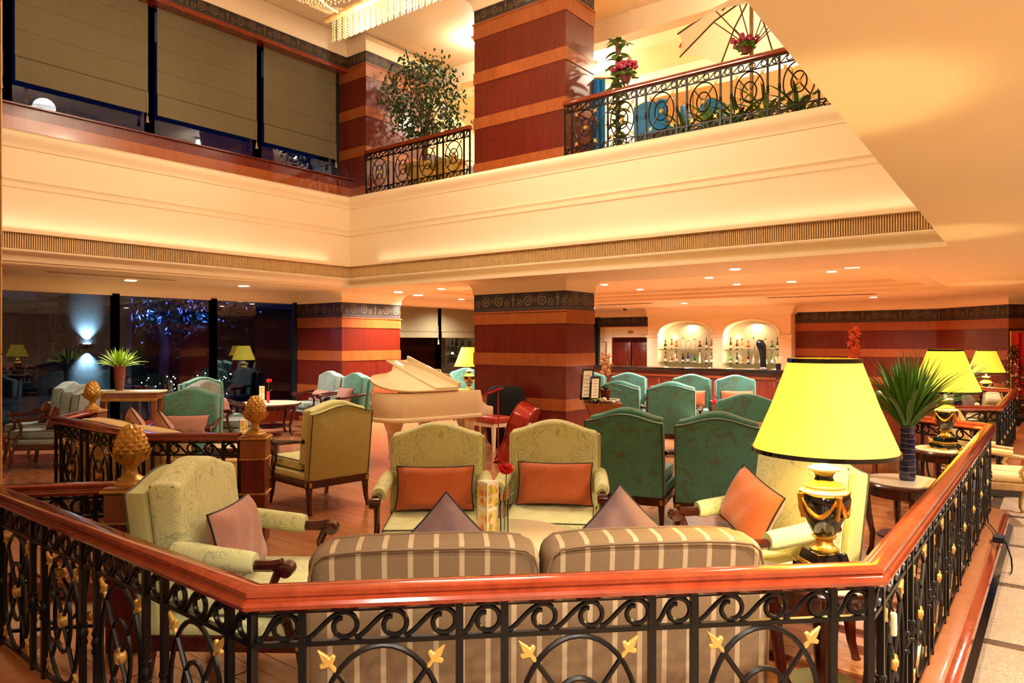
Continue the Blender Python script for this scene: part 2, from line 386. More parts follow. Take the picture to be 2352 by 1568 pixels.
# ================================================================= STRUCTURE
ZL = 2.66                                   # ceiling level under the mezzanine
def banded(name, path, bands, closed=False, label=None):
    root = sroot(name, label)
    for (z0, z1, kind) in bands:
        if kind == 'frieze':
            mb = MB(); n = len(path); h = z1 - z0; u = 0
            off = MB().sweep(path, [(.004, z0), (.004, z1)], closed, False).v
            for i in range(n if closed else n - 1):
                j = (i + 1) % n; a, b, c, d = off[2 * i], off[2 * j], off[2 * j + 1], off[2 * i + 1]
                L = (Vector(b) - Vector(a)).length / h
                mb.quad(a, b, c, d, [(u, 0), (u + L, 0), (u + L, 1), (u, 1)]); u += L
            mb.build('frieze_band', 'frieze_print', root, smooth=False)
            MB().sweep(path, [(.006, z0 - .012), (.03, z0 - .012), (.03, z0 + .012), (.006, z0 + .012)], closed).build('gilt_moulding', 'ochre_wood', root)
        else:
            o = .014 if kind == 'ochre' else 0
            MB().sweep(path, [(o, z0), (o, z1), (-.06, z1), (-.06, z0)], closed).build({'ochre': 'ochre_band', 'red': 'veneer_panel', 'cream': 'plaster_band'}[kind], {'ochre': 'ochre_wood', 'red': 'red_wood', 'cream': 'cream'}[kind], root, smooth=False)
    return root
LOW = [(0, .12, 'ochre'), (.12, .573, 'red'), (.573, .754, 'ochre'), (.754, 1.262, 'red'), (1.262, 1.463, 'ochre'), (1.463, 1.93, 'red'), (1.93, 2.13, 'ochre'), (2.13, 2.466, 'frieze')]
UPP = [(4.35, 4.466, 'red'), (4.466, 4.65, 'ochre'), (4.65, 5.23, 'red'), (5.23, 5.42, 'ochre'), (5.42, 5.99, 'red'), (5.99, 6.187, 'ochre'), (6.187, 6.75, 'red'), (6.75, 7.0, 'ochre'), (7.0, 7.27, 'frieze')]
def rect(x0, x1, y0, y1): return [(x0, y0), (x1, y0), (x1, y1), (x0, y1)]
def crown(name, path, z0, z1, w, closed=False, mat='cream', n=6):
    prof = [(0, z0 - .03), (.02, z0 - .03), (.02, z0)] + [(.02 + w * (1 - math.cos(math.pi / 2 * i / n)), z0 + (z1 - z0) * math.sin(math.pi / 2 * i / n)) for i in range(n + 1)] + [(.03 + w, z1)]
    return MB().sweep(path, prof, closed, False)
# pillars (clad in banded veneer); crown above each
PM, PL, PU = rect(9.12, 9.95, 6.03, 7.88), rect(9.1, 10.67, 11.35, 12.95), rect(9.06, 10.6, 10.58, 12.0)
for nm, p, b, zt, lb in (('wall_pillar_main', PM, LOW, ZL, 'red and ochre banded pillar under the balcony'), ('wall_pillar_far', PL, LOW, ZL, 'red and ochre banded pillar by the dark windows'),
                     ('wall_pillar_upper_main', PM, UPP, 7.45, 'red and ochre banded pillar above the balcony'), ('wall_pillar_upper_far', PU, UPP, 7.45, 'banded pillar beside the blinds on the upper floor')):
    r = banded(nm, p, b, True, lb); z0 = b[-1][1]
    crown('c', p, z0, zt, .16, True).build('crown_moulding', 'cream', r)
    q = MB(); q.prism(p, b[0][0] if b is UPP else -.1, z0, 'xy'); q.xf(lambda x, y, z: (x + (.07 if x == p[0][0] else -.07), y + (.07 if y == p[0][1] else -.07), z)); q.build('core', 'cream', r, smooth=False)
# balcony fascia: one swept profile round the void
FP = [(-4, 10.85), (8.9, 10.85), (8.9, .86)]
fprof = [(-.12, 4.41), (.09, 4.41), (.12, 4.39), (.13, 4.34), (.11, 4.29), (.07, 4.25), (.045, 4.21), (.045, 4.19), (.03, 4.18), (.03, 3.81), (.055, 3.80), (.062, 3.77), (.036, 3.745), (.036, 3.715), (.058, 3.705), (.058, 3.67), (.03, 3.655),
         (.02, 3.14), (.06, 3.13), (.09, 3.115), (.09, 3.075), (.02, 3.07), (.02, 2.87), (.06, 2.865), (.085, 2.845), (.08, 2.82), (.03, 2.79), (-.01, 2.75), (-.02, 2.71), (-.05, 2.705), (-.06, 2.675), (-.16, ZL)]
fs = sroot('wall_balcony_fascia', 'cream moulded balcony front round the void')
MB().sweep(FP, fprof, False, False).build('moulded_front', 'cream', fs, ang=50)
for nm, segs, mat in (('grille_backing', [((-4, 10.828), (4.57, 10.828)), ((6.03, 10.828), (8.878, 10.828)), ((8.878, 10.82), (8.878, 10.1)), ((8.878, 8.88), (8.878, .9))], 'slat_gap'),
                      ('vent_backing', [((4.57, 10.828), (6.03, 10.828)), ((8.878, 10.1), (8.878, 8.88))], 'vent_dark')):
    mb = MB()
    for a, b in segs: mb.sweep([a, b], [(0, 2.872), (.003, 2.872), (.003, 3.068), (0, 3.068)])
    mb.build(nm, mat, fs, smooth=False)
mb = MB(); t = 0
while t < 7.6:
    mb.box((8.86 - t, 10.818, 2.97), (.014, .02, .196)); t += .027
t = 0
while t < 9.9:
    mb.box((8.868, 10.8 - t, 2.97), (.02, .014, .196)); t += .027
o = mb.build('grille_slats', 'slat_cream', fs, smooth=False); o['kind'] = 'stuff'
# cove light tubes lying on the ledge above the grille
for a, sz, rz in (((4.6, 10.74, 3.13), 7.5, 0), ((8.79, 5.5, 3.13), 9.0, 90)):
    lamp('AREA', a, 2.5, SOFT, sz, rot=(R(180), 0, R(rz)), sy=.05)
# ceilings
def flat(name, polys, z, mat='cream', label=None):
    mb = MB()
    for p in polys: mb.prism(p, z, z + .05, 'xy')
    return struct(name, mb, mat, label=label, smooth=False)
E0, E1 = (-4.0, .545), (8.9, .962)
flat('ceiling_corridor', [[(-4, -4), (8.9, -4), E1, E0], [(8.9, -4), (26, -4), (26, .962), (8.9, .962)]], ZL, label='plain cream ceiling over the corridor edge')
T = (10.5, 16.0, 1.7, 10.4)
cr_ = flat('ceiling_lounge', [rect(8.78, T[0], .962, 13.4), rect(T[1], 22, .962, 13.4), rect(T[0], T[1], .962, T[2]), rect(T[0], T[1], T[3], 13.4), rect(-4, 8.78, 10.95, 13.4)], ZL, label='cream ceiling under the mezzanine with a stepped tray')
mb = MB(); z = ZL
for i in range(3):
    k = .38 * i; p = [(T[0] + k, T[2] + k), (T[1] - k, T[2] + k), (T[1] - k, T[3] - k), (T[0] + k, T[3] - k)]
    mb.sweep(p[::-1], [(.004, z - .001), (.004, z + .065), (.386, z + .065)], True, False); z += .065
ZT = z
mb.build('tray_steps', 'cream', cr_, smooth=False)
k = .38 * 3 - .05; MB().prism(rect(T[0] + k, T[1] - k, T[2] + k, T[3] - k), ZT + .002, ZT + .03, 'xy').build('tray_top', 'cream', cr_, smooth=False)
crown('c', [(-4, 12.85), (9.1, 12.85)], 2.47, ZL, .35).build('cornice', 'cream', cr_)
crown('c', [(10.67, 12.2), (21, 12.2)], 2.47, ZL, .3).build('cornice', 'cream', cr_)
crown('c', [(20.4, 12.2), (20.4, 9.9)], 2.47, ZL, .3).build('cornice', 'cream', cr_)
crown('c', [(20.0, 5.8), (19.8, 2.4), (18.3, .9), (19.5, -.2)], 2.47, ZL, .45).build('cornice', 'cream', cr_)
for (xx, ya, yb) in ((16.45, 3.1, 5.35), (16.9, 8.5, 10.1)):
    t = thing('ceiling_vent', 'slim dark slot air vent in the cream ceiling, ' + ('long one at the right' if ya < 5 else 'short one above the bar niche'), 'vent', (xx, (ya + yb) / 2, ZL - .006), 0, 'slot vents in the lounge ceiling')
    L = yb - ya
    MB().box((0, 0, 0), (.26, L + .1, .008)).build('frame', 'cream_trim', t)
    for q in (-.06, .06): MB().box((q, 0, -.006), (.045, L, .006)).build('slot', 'vent_dark', t)
t = thing('ceiling_vent', 'long narrow slot vent in the soffit before the dark windows', 'vent', (4.9, 11.55, ZL - .004))
MB().box((0, 0, 0), (1.9, .12, .006)).build('frame', 'slat_cream', t)
for q in (-.025, .025): MB().box((0, q, -.004), (1.85, .02, .004)).build('slot', 'slat_gap', t)
uc = flat('ceiling_upper', [rect(-4, 26, -4, 14)], 7.5, label='pale cream ceiling high over the void')
crown('c', [(-4, 11.15), (9.06, 11.15)], 7.27, 7.5, .3).build('cornice', 'cream_trim', uc)
MB().sweep([(11.5, 13), (11.5, .8)], [(0, 7.1), (.3, 7.1), (.3, 7.5), (0, 7.5)]).build('beam', 'cream', uc, smooth=False)
MB().sweep([(14.4, 13), (14.4, -2)], [(0, 6.9), (.35, 6.9), (.35, 7.5), (0, 7.5)]).build('beam', 'cream', uc, smooth=False)
# enclosing walls
w = sroot('wall_near', 'cream wall behind the viewpoint'); MB().b2((-4.1, -4, -.2), (-4, 14, 7.5)).build('plaster', 'cream', w, smooth=False)
w = sroot('wall_corridor', 'cream corridor wall'); MB().b2((-4, -4.1, -.2), (26, -4, 7.5)).build('plaster', 'cream', w, smooth=False)
w = sroot('wall_over_corridor', 'cream wall above the corridor ceiling edge')
MB().prism([(-4, .50), (8.9, .917), (8.9, .87), (-4, .45)], ZL + .05, 7.5, 'xy').build('plaster', 'cream', w, smooth=False)
# upper window wall: parapet, frieze, windows
up = sroot('wall_upper_window', 'wooden parapet and dark frieze framing the upper blinds')
U0 = [(-4, 10.95), (9.06, 10.95)]
for (z0, z1, o, m, nm) in ((4.40, 4.44, .05, 'dark_wood', 'moulding'), (4.36, 4.40, .03, 'dark_wood', 'moulding'), (4.44, 4.62, .02, 'ochre_wood', 'ochre_band'), (4.62, 4.80, 0, 'red_wood', 'veneer_panel')):
    MB().sweep(U0, [(o, z0), (o, z1), (-.05, z1), (-.05, z0)]).build(nm, m, up, smooth=False)
MB().b2((-4, 10.9, 4.78), (9.06, 11.5, 4.80)).build('sill', 'red_wood', up, smooth=False)
mb = MB(); L = 13.06 / .27; mb.quad((-4, 11.146, 7.0), (9.06, 11.146, 7.0), (9.06, 11.146, 7.27), (-4, 11.146, 7.27), [(0, 0), (L, 0), (L, 1), (0, 1)]); mb.build('frieze_band', 'frieze_print', up, smooth=False)
MB().b2((-4, 11.1, 6.93), (9.06, 11.5, 7.0)).build('head_moulding', 'rail_wood', up, smooth=False)
MB().b2((-4, 11.16, 7.0), (9.06, 11.6, 7.5)).build('head_wall', 'cream', up, smooth=False)
ux = [3.43, 5.36, 7.26, 9.0]
def window(name, x0, x1, y, z0, z1, lab, top=True):
    r = sroot(name, lab)
    MB().b2((x0 + .05, y, z0), (x1 - .05, y + .012, z1)).build('pane', 'window_glass', r, smooth=False)
    for x in (x0, x1): MB().b2((x - .055, y - .05, z0), (x + .055, y + .06, z1)).build('mullion', 'mullion', r, smooth=False)
    return r
n = 1
for i in range(3): window('window_%d' % n, ux[i], ux[i + 1], 11.42, 4.8, 7.0, 'upper window behind roman blind'); n += 1
window('window_%d' % n, -4, 3.43, 11.42, 4.8, 7.0, 'upper window at the left edge'); n += 1
lx = [1.89, 3.67, 5.45, 7.23, 9.05]
for i in range(4): window('window_%d' % n, lx[i], lx[i + 1], 12.85, .25, 2.47, 'tall dark night window'); n += 1
window('window_%d' % n, -4, 1.89, 12.85, .25, 2.47, 'night window at the left'); n += 1
bx = [10.67, 12.75, 14.9, 17.2, 20.4]
for i in range(4): window('window_%d' % n, bx[i], bx[i + 1], 12.2, .3, 2.47, 'rear window with short pale blind'); n += 1
w = sroot('wall_window_sill', 'low sill below the dark windows'); MB().b2((-4, 12.75, 0), (9.1, 13, .25)).build('sill', 'red_wood', w, smooth=False); MB().b2((10.67, 12.1, 0), (20.5, 12.4, .3)).build('sill', 'red_wood', w, smooth=False)
MB().b2((-4, 12.88, 2.47), (9.1, 13, 4.4)).build('head_wall', 'cream', w, smooth=False); MB().b2((10.6, 12.23, 2.47), (20.5, 12.4, 4.4)).build('head_wall', 'cream', w, smooth=False)
# upper mezzanine floor and back walls
flat('floor_mezzanine', [rect(8.78, 26, .86, 14), rect(-4, 8.78, 10.97, 14)], 4.34, 'tan_stone', 'floor of the upper level')
w = sroot('wall_upper_back', 'pale wall at the back of the upper level'); MB().b2((17, -4, 4.3), (17.2, 14, 7.5)).build('plaster', 'white_cream', w, smooth=False); MB().b2((10.6, 12.0, 4.3), (17, 12.2, 7.5)).build('side_plaster', 'cream', w, smooth=False)
mb = MB(); mb.quad((10.6, 11.99, 5.9), (17, 11.99, 5.9), (17, 11.99, 6.15), (10.6, 11.99, 6.15), [(0, 0), (25, 0), (25, 1), (0, 1)]); mb.build('frieze_band', 'frieze_print', w, smooth=False)
MB().b2((10.6, 11.95, 4.6), (16.9, 11.99, 5.9)).build('shade_screen', 'stone_grey', w, smooth=False)
w = sroot('wall_upper_partition', 'tan stone partition behind the long balcony railing')
for i in range(6): MB().b2((12.5, .95 + i * .9, 4.36), (12.65, .95 + i * .9 + .88, 6.35)).build('stone_panel', 'tan_stone', w, .01, 1)
# back walls of the lounge
banded('wall_back', [(20.0, 5.8), (19.8, 2.4), (18.3, .9), (19.5, -.2), (26, -.2)], LOW, False, 'banded veneer wall to the right of the bar')
banded('wall_back_frieze', [(20.4, 12.3), (20.4, 9.9)], [LOW[-1]], False, 'dark scroll frieze above the doorway')
w = sroot('wall_back_core', 'plaster behind the back wall'); MB().b2((20.45, 5, -.1), (20.6, 13, 2.7)).build('plaster', 'cream', w, smooth=False); MB().b2((20.05, 2, -.1), (20.2, 6, 2.7)).build('plaster', 'cream', w, smooth=False)
# doorway to the left of the bar
d = sroot('door_1', 'dark wooden double door in a cream surround')
yA, yB = 11.95, 9.95
MB().b2((20.36, yA - .28, 0), (20.46, yA, 2.12)).build('jamb', 'white_cream', d, .01); MB().b2((20.36, yB, 0), (20.46, yB + .28, 2.12)).build('jamb', 'white_cream', d, .01)
MB().b2((20.36, yB + .28, 1.78), (20.44, yA - .28, 2.12)).build('transom_panel', 'white_cream', d, .01)
MB().b2((20.34, yB + .3, 1.80), (20.37, yA - .3, 1.84)).build('transom_moulding', 'cream_trim', d); MB().b2((20.34, yB + .3, 2.06), (20.37, yA - .3, 2.1)).build('transom_moulding', 'cream_trim', d)
yc = (yA + yB) / 2
for r_, m_, o_ in ((.16, 'cream_trim', 0), (.11, 'gilt_wood', -.012)):
    mb = MB(); mb.lathe([(1e-5, .02), (r_ * .9, .02), (r_, 0), (r_, -.02)], 20); mb.xf(lambda x, y, z, o_=o_: (20.355 - z + o_, yc + y, 1.95 + x * .55)); mb.build('oval_medallion', m_, d)
MB().b2((20.42, yB + .28, 0), (20.45, yA - .28, 1.78)).build('recess', 'dark_wood', d, smooth=False)
for q in (0, 1):
    y0 = yB + .3 + q * .72; lf = MB().b2((20.37, y0, 0), (20.42, y0 + .68, 1.62)).build('door_leaf', 'red_wood', d, .006)
    MB().b2((20.355, y0 + .12, .2), (20.37, y0 + .56, 1.45)).build('raised_panel', 'mid_wood', lf, .006); MB().tube([(20.33, y0 + (.6 if q == 0 else .08), .8), (20.33, y0 + (.6 if q == 0 else .08), 1.1)], .012, 8).build('door_handle', 'gold', lf)
# arched bar niche
nz = sroot('wall_bar_niche', 'cream back-bar with two lit arched alcoves')
NX, ND = 19.6, .55; YS = [(9.97, 9.66), (7.90, 7.64), (6.03, 5.75)]; AR = [(9.66, 7.90), (7.64, 6.03)]; ZS, ZP, ZTOP = 1.83, 2.26, 2.47
mb = MB()
for a, b in YS: mb.b2((NX, a, 0), (NX + ND, b, ZTOP))
mb.b2((NX + ND, 9.97, 0), (NX + ND + .1, 5.75, ZTOP))
for a, b in AR: mb.b2((NX, a, 0), (NX + ND, b, .86))
mb.build('carcass', 'cream', nz, smooth=False)
for a, b in AR:
    mb = MB(); N_ = 24; c = (a + b) / 2; hw = abs(a - b) / 2; pts = []
    for i in range(N_ + 1):
        u = -1 + 2 * i / N_; pts.append((c - u * hw, ZS + (ZP - ZS) * math.sqrt(max(0, 1 - u * u * .999)) ** .9))
    mb.prism(pts + [(b, ZTOP), (a, ZTOP)], NX, NX + ND, 'yz'); mb.build('arch', 'cream', nz, ang=30)
    mb = MB(); mb.tube([(NX - .005, y, z) for y, z in pts], .03, 6); mb.build('arch_moulding', 'cream_trim', nz)
    MB().b2((NX + ND - .02, a, .86), (NX + ND - .005, b, ZP)).build('silver_back', 'grey_stone', nz, smooth=False)
    for z in (1.0, 1.40): MB().b2((NX + .08, a, z), (NX + ND - .03, b, z + .018)).build('glass_shelf', 'clear_glass', nz, smooth=False)
    lamp('AREA', (NX + .3, c, ZP - .12), 6, (1, .86, .55), .5, rot=(0, 0, 0), sy=.2)
    lamp('POINT', (NX + .2, c + hw * .8, 1.78), 3, (1, .86, .55), .05); lamp('POINT', (NX + .2, c - hw * .8, 1.2), 1.8, (1, .86, .55), .05); lamp('POINT', (NX + .2, c + hw * .8, 1.2), 1.8, (1, .86, .55), .05)
for a, b in YS:
    MB().b2((NX - .05, a + .05, ZS - .06), (NX, b - .05, ZS)).build('capital', 'cream_trim', nz, .008); MB().b2((NX - .025, a + .02, .86), (NX, b - .02, ZS - .06)).build('pilaster', 'cream_trim', nz, .006)
crown('c', [(NX, 10.0), (NX, 5.72), (20.2, 5.72)], 2.42, ZL, .22).build('crown_moulding', 'cream_trim', nz)
# ---- floors
POLY = [(1.1, 4.6), (1.1, 1.92), (2.58, .42), (8.0, .42), (8.6, 1.25), (9.6, 1.35), (10.1, .42), (20.5, .42), (20.5, 13.2), (-4, 13.2), (-4, 6.1), (1.5, 6.1), (2.4, 4.9), (1.6, 4.6)]
def inside(x, y):
    c = False
    for i in range(len(POLY)):
        (x1, y1), (x2, y2) = POLY[i], POLY[i - 1]
        if (y1 > y) != (y2 > y) and x < (x2 - x1) * (y - y1) / (y2 - y1) + x1: c = not c
    return c
fl = sroot('floor', 'polished reddish wood plank floor of the lounge')
MB().prism(POLY, -.15, -.02, 'xy').build('subfloor', 'floor_under', fl, smooth=False)
pm = MB().box((0, 0, -.01), (.118, 1.79, .02)).mesh('plank', 'plank', .0015, 1, smooth=False)
cand = []; x = -3.9; r_ = 0
while x < 20:
    y = .3 - (r_ * .73 % 1.8)
    while y < 13:
        if inside(x, y) and inside(x, y + .9) and inside(x, y - .9): cand.append((CS * x + SN * y, SN * x - CS * y, x, y))
        elif inside(x, y): cand.append((99, 0, x, y))
        y += 1.8
    x += .12; r_ += 1
vis = sorted([c for c in cand if 2.2 < c[0] < 90 and abs(c[1]) < .78 * c[0] + .3])
near = vis[:300]; rest = [c for c in cand if c not in set(near)]
for c in near: put('plank', pm, fl, (c[2], c[3], 0))
mb = MB()
for c in rest:
    ys = [c[3] - .895 + k * .0597 for k in range(31)]; ok = [y for y in ys if inside(c[2], y)]
    if len(ok) > 2: mb.b2((c[2] - .059, ok[0], -.02), (c[2] + .059, ok[-1], 0))
o = mb.build('planks', 'plank', fl, smooth=False); o['kind'] = 'stuff'
co = sroot('floor_corridor', 'speckled beige marble corridor floor with dark strips')
MB().b2((-4, -4, -.2), (26, 1.6, -.156)).build('dark_strips', 'marble_strip', co, smooth=False); MB().b2((-4, 4.4, -.2), (2.6, 6.2, -.156)).build('dark_strips', 'marble_strip', co, smooth=False)
tm = MB().box((0, 0, -.153), (1.17, 1.17, .008)).mesh('tile', 'marble', .002, 1, smooth=False)
for i in range(-1, 15):
    for j in range(-3, 2):
        if not (j == 1 and not 8 < 1.35 + 1.27 * i + .6 < 10.2): put('tile', tm, co, (1.35 + 1.27 * i + .6, -.05 + 1.27 * j, 0))
for i in range(3): put('tile', tm, co, (-.6 + 1.27 * i, 5.45, .0))
# kerb under the railing
kp = [(1.16, 4.75), (1.16, 1.93), (2.62, .452), (7.98, .452), (8.7, 1.3)]
def kerb(n_, path, lab):
    r = sroot('trim_%d' % n_, lab)
    MB().sweep(path, [(-.17, -.01), (-.17, .09), (.0, .09), (.02, .075), (.02, .06), (.0, .05), (.0, -.01)]).build('kerb_top', 'amber_wood', r)
    MB().sweep(path, [(.0, -.02), (.05, -.02), (.065, .0), (.06, .03), (.03, .05), (.0, .05)]).build('kerb_moulding', 'rail_wood', r)
    MB().sweep(path, [(-.05, -.16), (.10, -.16), (.095, -.06), (.05, -.02), (-.05, -.02)]).build('plinth', 'plinth_black', r)
kerb(1, kp, 'wooden kerb with black plinth under the front railing')
kerb(2, [(9.5, 1.45), (10.15, .45), (18.4, .45)], 'wooden kerb under the far railing')
# stone-clad column at the left edge of the picture
w = sroot('wall_left_column', 'tan stone-clad column at the left edge')
p5 = PD(5, 6.2); a5 = W((5 - 1176) / F * 6.2 - .6, 6.2)
dirn = (p5 - a5).normalized(); bk = W(0, 1) 
q = [p5, p5 + Vector((bk.x, bk.y, 0)) * .6 - dirn * .45, a5 + Vector((bk.x, bk.y, 0)) * .6, a5]
z = 0
while z < 7.4:
    MB().prism([(v.x, v.y) for v in q], z, min(z + .765, 7.5), 'xy').build('stone_panel', 'tan_stone', w, .008, 1); z += .77
# ================================================================= RAILINGS
def scroll_mesh(w, h):
    def mk():
        r = h * .47; cx = w / 2 - r; pts = []
        P0, P1, P2, P3 = (-w / 2 - r * .15, -h * .48), (-w / 2 + r * .7, -h * .46), (cx - r * 1.2, h * .47), (cx, h * .47)
        for i in range(8):
            t = i / 8; u = 1 - t
            pts.append(tuple(u ** 3 * P0[k] + 3 * u * u * t * P1[k] + 3 * u * t * t * P2[k] + t ** 3 * P3[k] for k in (0, 1)))
        for i in range(22):
            q = math.pi / 2 - i / 21 * math.pi * 1.72; rr = r * (1 - .30 * max(0, (i - 8) / 13))
            pts.append((cx - (r - rr) * .2 + rr * math.cos(q), rr * math.sin(q) - (r - rr) * .3))
        ex, ez = pts[-1]; pts += [(ex + r * .22, ez + r * .16), (ex + r * .5, ez + r * .14)]
        mb = MB(); mb.tube([(x, 0, z) for x, z in pts], .0085, 6); return mb.mesh('scroll', 'iron')
    return cached(('scr', round(w, 3), round(h, 3)), mk)
def ring_mesh(a, b):
    return cached(('ring', round(a, 3), round(b, 3)), lambda: MB().tube([(a * math.cos(2 * math.pi * i / 36), 0, b * math.sin(2 * math.pi * i / 36)) for i in range(36)], .0095, 6, True).mesh('oval_ring', 'iron'))
def bar_mesh(dx, dz): return cached(('bar', round(dx, 3), round(dz, 3)), lambda: MB().tube([(-dx, 0, -dz), (dx, 0, dz)], .009, 6).mesh('cross_bar', 'iron'))
def dart_mesh():
    def mk():
        o = [(0, 0), (.008, .012), (.006, .03), (.03, .042), (.026, .056), (.012, .052), (.012, .062), (0, .098), (-.012, .062), (-.012, .052), (-.026, .056), (-.03, .042), (-.006, .03), (-.008, .012)]
        return MB().prism(o, -.007, .007).mesh('gold_dart', 'gold_paint', .003, 1)
    return cached('dart', mk)
def ros_mesh():
    def mk():
        mb = MB(); mb.lathe([(1e-5, .018), (.012, .018), (.02, .006), (.03, .012), (.034, 0), (.03, -.012), (.02, -.006), (.012, -.018), (1e-5, -.018)], 14); mb.xf(lambda x, y, z: (x, z, y)); return mb.mesh('gold_rosette', 'gold_paint')
    return cached('ros', mk)
def post_mesh(z0, z1):
    def mk():
        mb = MB().b2((-.012, -.012, z0), (.012, .012, z1)); zc = z0 + (z1 - z0) * .5
        mb.lathe([(.012, zc - .05), (.02, zc - .045), (.02, zc - .03), (.014, zc - .025), (.022, zc - .005), (.022, zc + .005), (.014, zc + .025), (.02, zc + .03), (.02, zc + .045), (.012, zc + .05)], 10)
        return mb.mesh('post', 'iron', ang=25)
    return cached(('post', z0, z1), mk)
HR = [(-.052, 0), (-.036, -.012), (.036, -.012), (.052, 0), (.054, .012), (.048, .022), (.036, .025), (.034, .031), (.038, .036), (.037, .05), (.026, .058), (-.026, .058), (-.037, .05), (-.038, .036), (-.034, .031), (-.036, .025), (-.048, .022), (-.054, .012)]
def railing(label, pts, z0, two=False, feet=.1, h=.89, group=None):
    t = thing('iron_railing', label, 'railing', (pts[0][0], pts[0][1], z0), 0, group)
    P = [(p[0] - pts[0][0], p[1] - pts[0][1]) for p in pts]
    zu = h - .058
    MB().sweep(P, [(o, zu + z) for o, z in HR]).build('handrail', 'rail_wood', t)
    fz = zu - .012; fh = .105; zb = fz - fh
    bars = [zb, .125] if not two else [zb, .06 + fh, .05]
    for z in bars + [fz]: MB().sweep(P, [(-.009, z - .016), (.009, z - .016), (.009, z), (-.009, z)]).build('rail_bar', 'iron', t)
    oz0, oz1 = (.125 if not two else .06 + fh), zb - .016
    g = .145
    for s in range(len(P) - 1):
        a, b = Vector(P[s]), Vector(P[s + 1]); L = (b - a).length; dr = (b - a) / L; rz = math.atan2(dr.y, dr.x)
        n = max(1, round((L - g) / .63)) if L > .5 else 0
        if n == 0: n = 1; gg = 0
        else: gg = g
        w = (L - (n + 1) * gg) / n
        def at(u, z): q = a + dr * u; return (q.x, q.y, z)
        us = []
        for i in range(n + 1):
            us += [i * (w + gg)] + ([i * (w + gg) + gg] if gg else [])
        for i, u in enumerate(us):
            if i == 0 and s > 0: continue
            u = min(max(u, .012), L - .012)
            put('post', post_mesh(.0, fz), t, at(u, 0), (0, 0, rz))
        if gg:
            for i in range(n + 1):
                put('scroll', scroll_mesh(gg - .03, fh - .02), t, at(i * (w + gg) + gg / 2, fz - fh / 2 - .008), (0, 0, rz))
                if two: put('scroll', scroll_mesh(gg - .03, fh - .02), t, at(i * (w + gg) + gg / 2, .06 + fh / 2 - .008), (0, 0, rz))
        for i in range(n):
            u0 = i * (w + gg) + gg; c = u0 + w / 2; zc = (oz0 + oz1) / 2; A, B = (w - .03) * .43, (oz1 - oz0) / 2 - .008
            k = 3; sw = (w - .024) / k
            for j in range(k):
                put('scroll', scroll_mesh(sw, fh - .02), t, at(u0 + .012 + sw * (j + .5), fz - fh / 2 - .008), (0, 0, rz))
                if two: put('scroll', scroll_mesh(sw, fh - .02), t, at(u0 + .012 + sw * (j + .5), .06 + fh / 2 - .008), (0, 0, rz))
            put('oval_ring', ring_mesh(A, B), t, at(c, zc), (0, 0, rz)); put('oval_ring', ring_mesh(A * .5, B * .5), t, at(c, zc), (0, 0, rz))
            q = R(45); dx, dz = A * math.cos(q), B * math.sin(q)
            put('cross_bar', bar_mesh(dx, dz), t, at(c, zc), (0, 0, rz)); put('cross_bar', bar_mesh(-dx, dz), t, at(c, zc), (0, 0, rz))
            put('gold_rosette', ros_mesh(), t, at(c, zc), (0, 0, rz))
            for sx in (1, -1):
                for sz in (1, -1):
                    an = math.atan2(sx * .8, sz * 1.0)
                    e = (Matrix.Rotation(rz, 4, 'Z') @ Matrix.Rotation(an, 4, 'Y')).to_euler()
                    put('gold_dart', dart_mesh(), t, at(c + sx * dx, zc + sz * dz), e)
    return t
A0, L0, C1, C2, C3, C4 = (1.76, 4.03), (1.28, 4.46), (1.25, 1.98), (2.68, .515), (7.88, .53), (8.42, 1.25)
railing('black iron railing with red wood handrail wrapping the foreground seating bay', [A0, L0, C1, C2, C3, C4], 0)
railing('iron railing with red wood handrail around the left bay, by the beige sofa', [(3.28, 5.40), (2.83, 6.0), (2.86, 8.1), (3.40, 8.68)], 0)
railing('far iron railing along the corridor, behind the second yellow lamp', [(9.64, 1.42), (10.2, .60), (13.9, .60), (14.3, 1.1)], 0)
railing('upper balcony iron railing in front of the potted tree', [(9.04, 10.56), (9.04, 7.9)], 4.41, True)
railing('long upper balcony iron railing to the right of the pillar', [(9.04, 6.0), (9.04, .95)], 4.41, True)
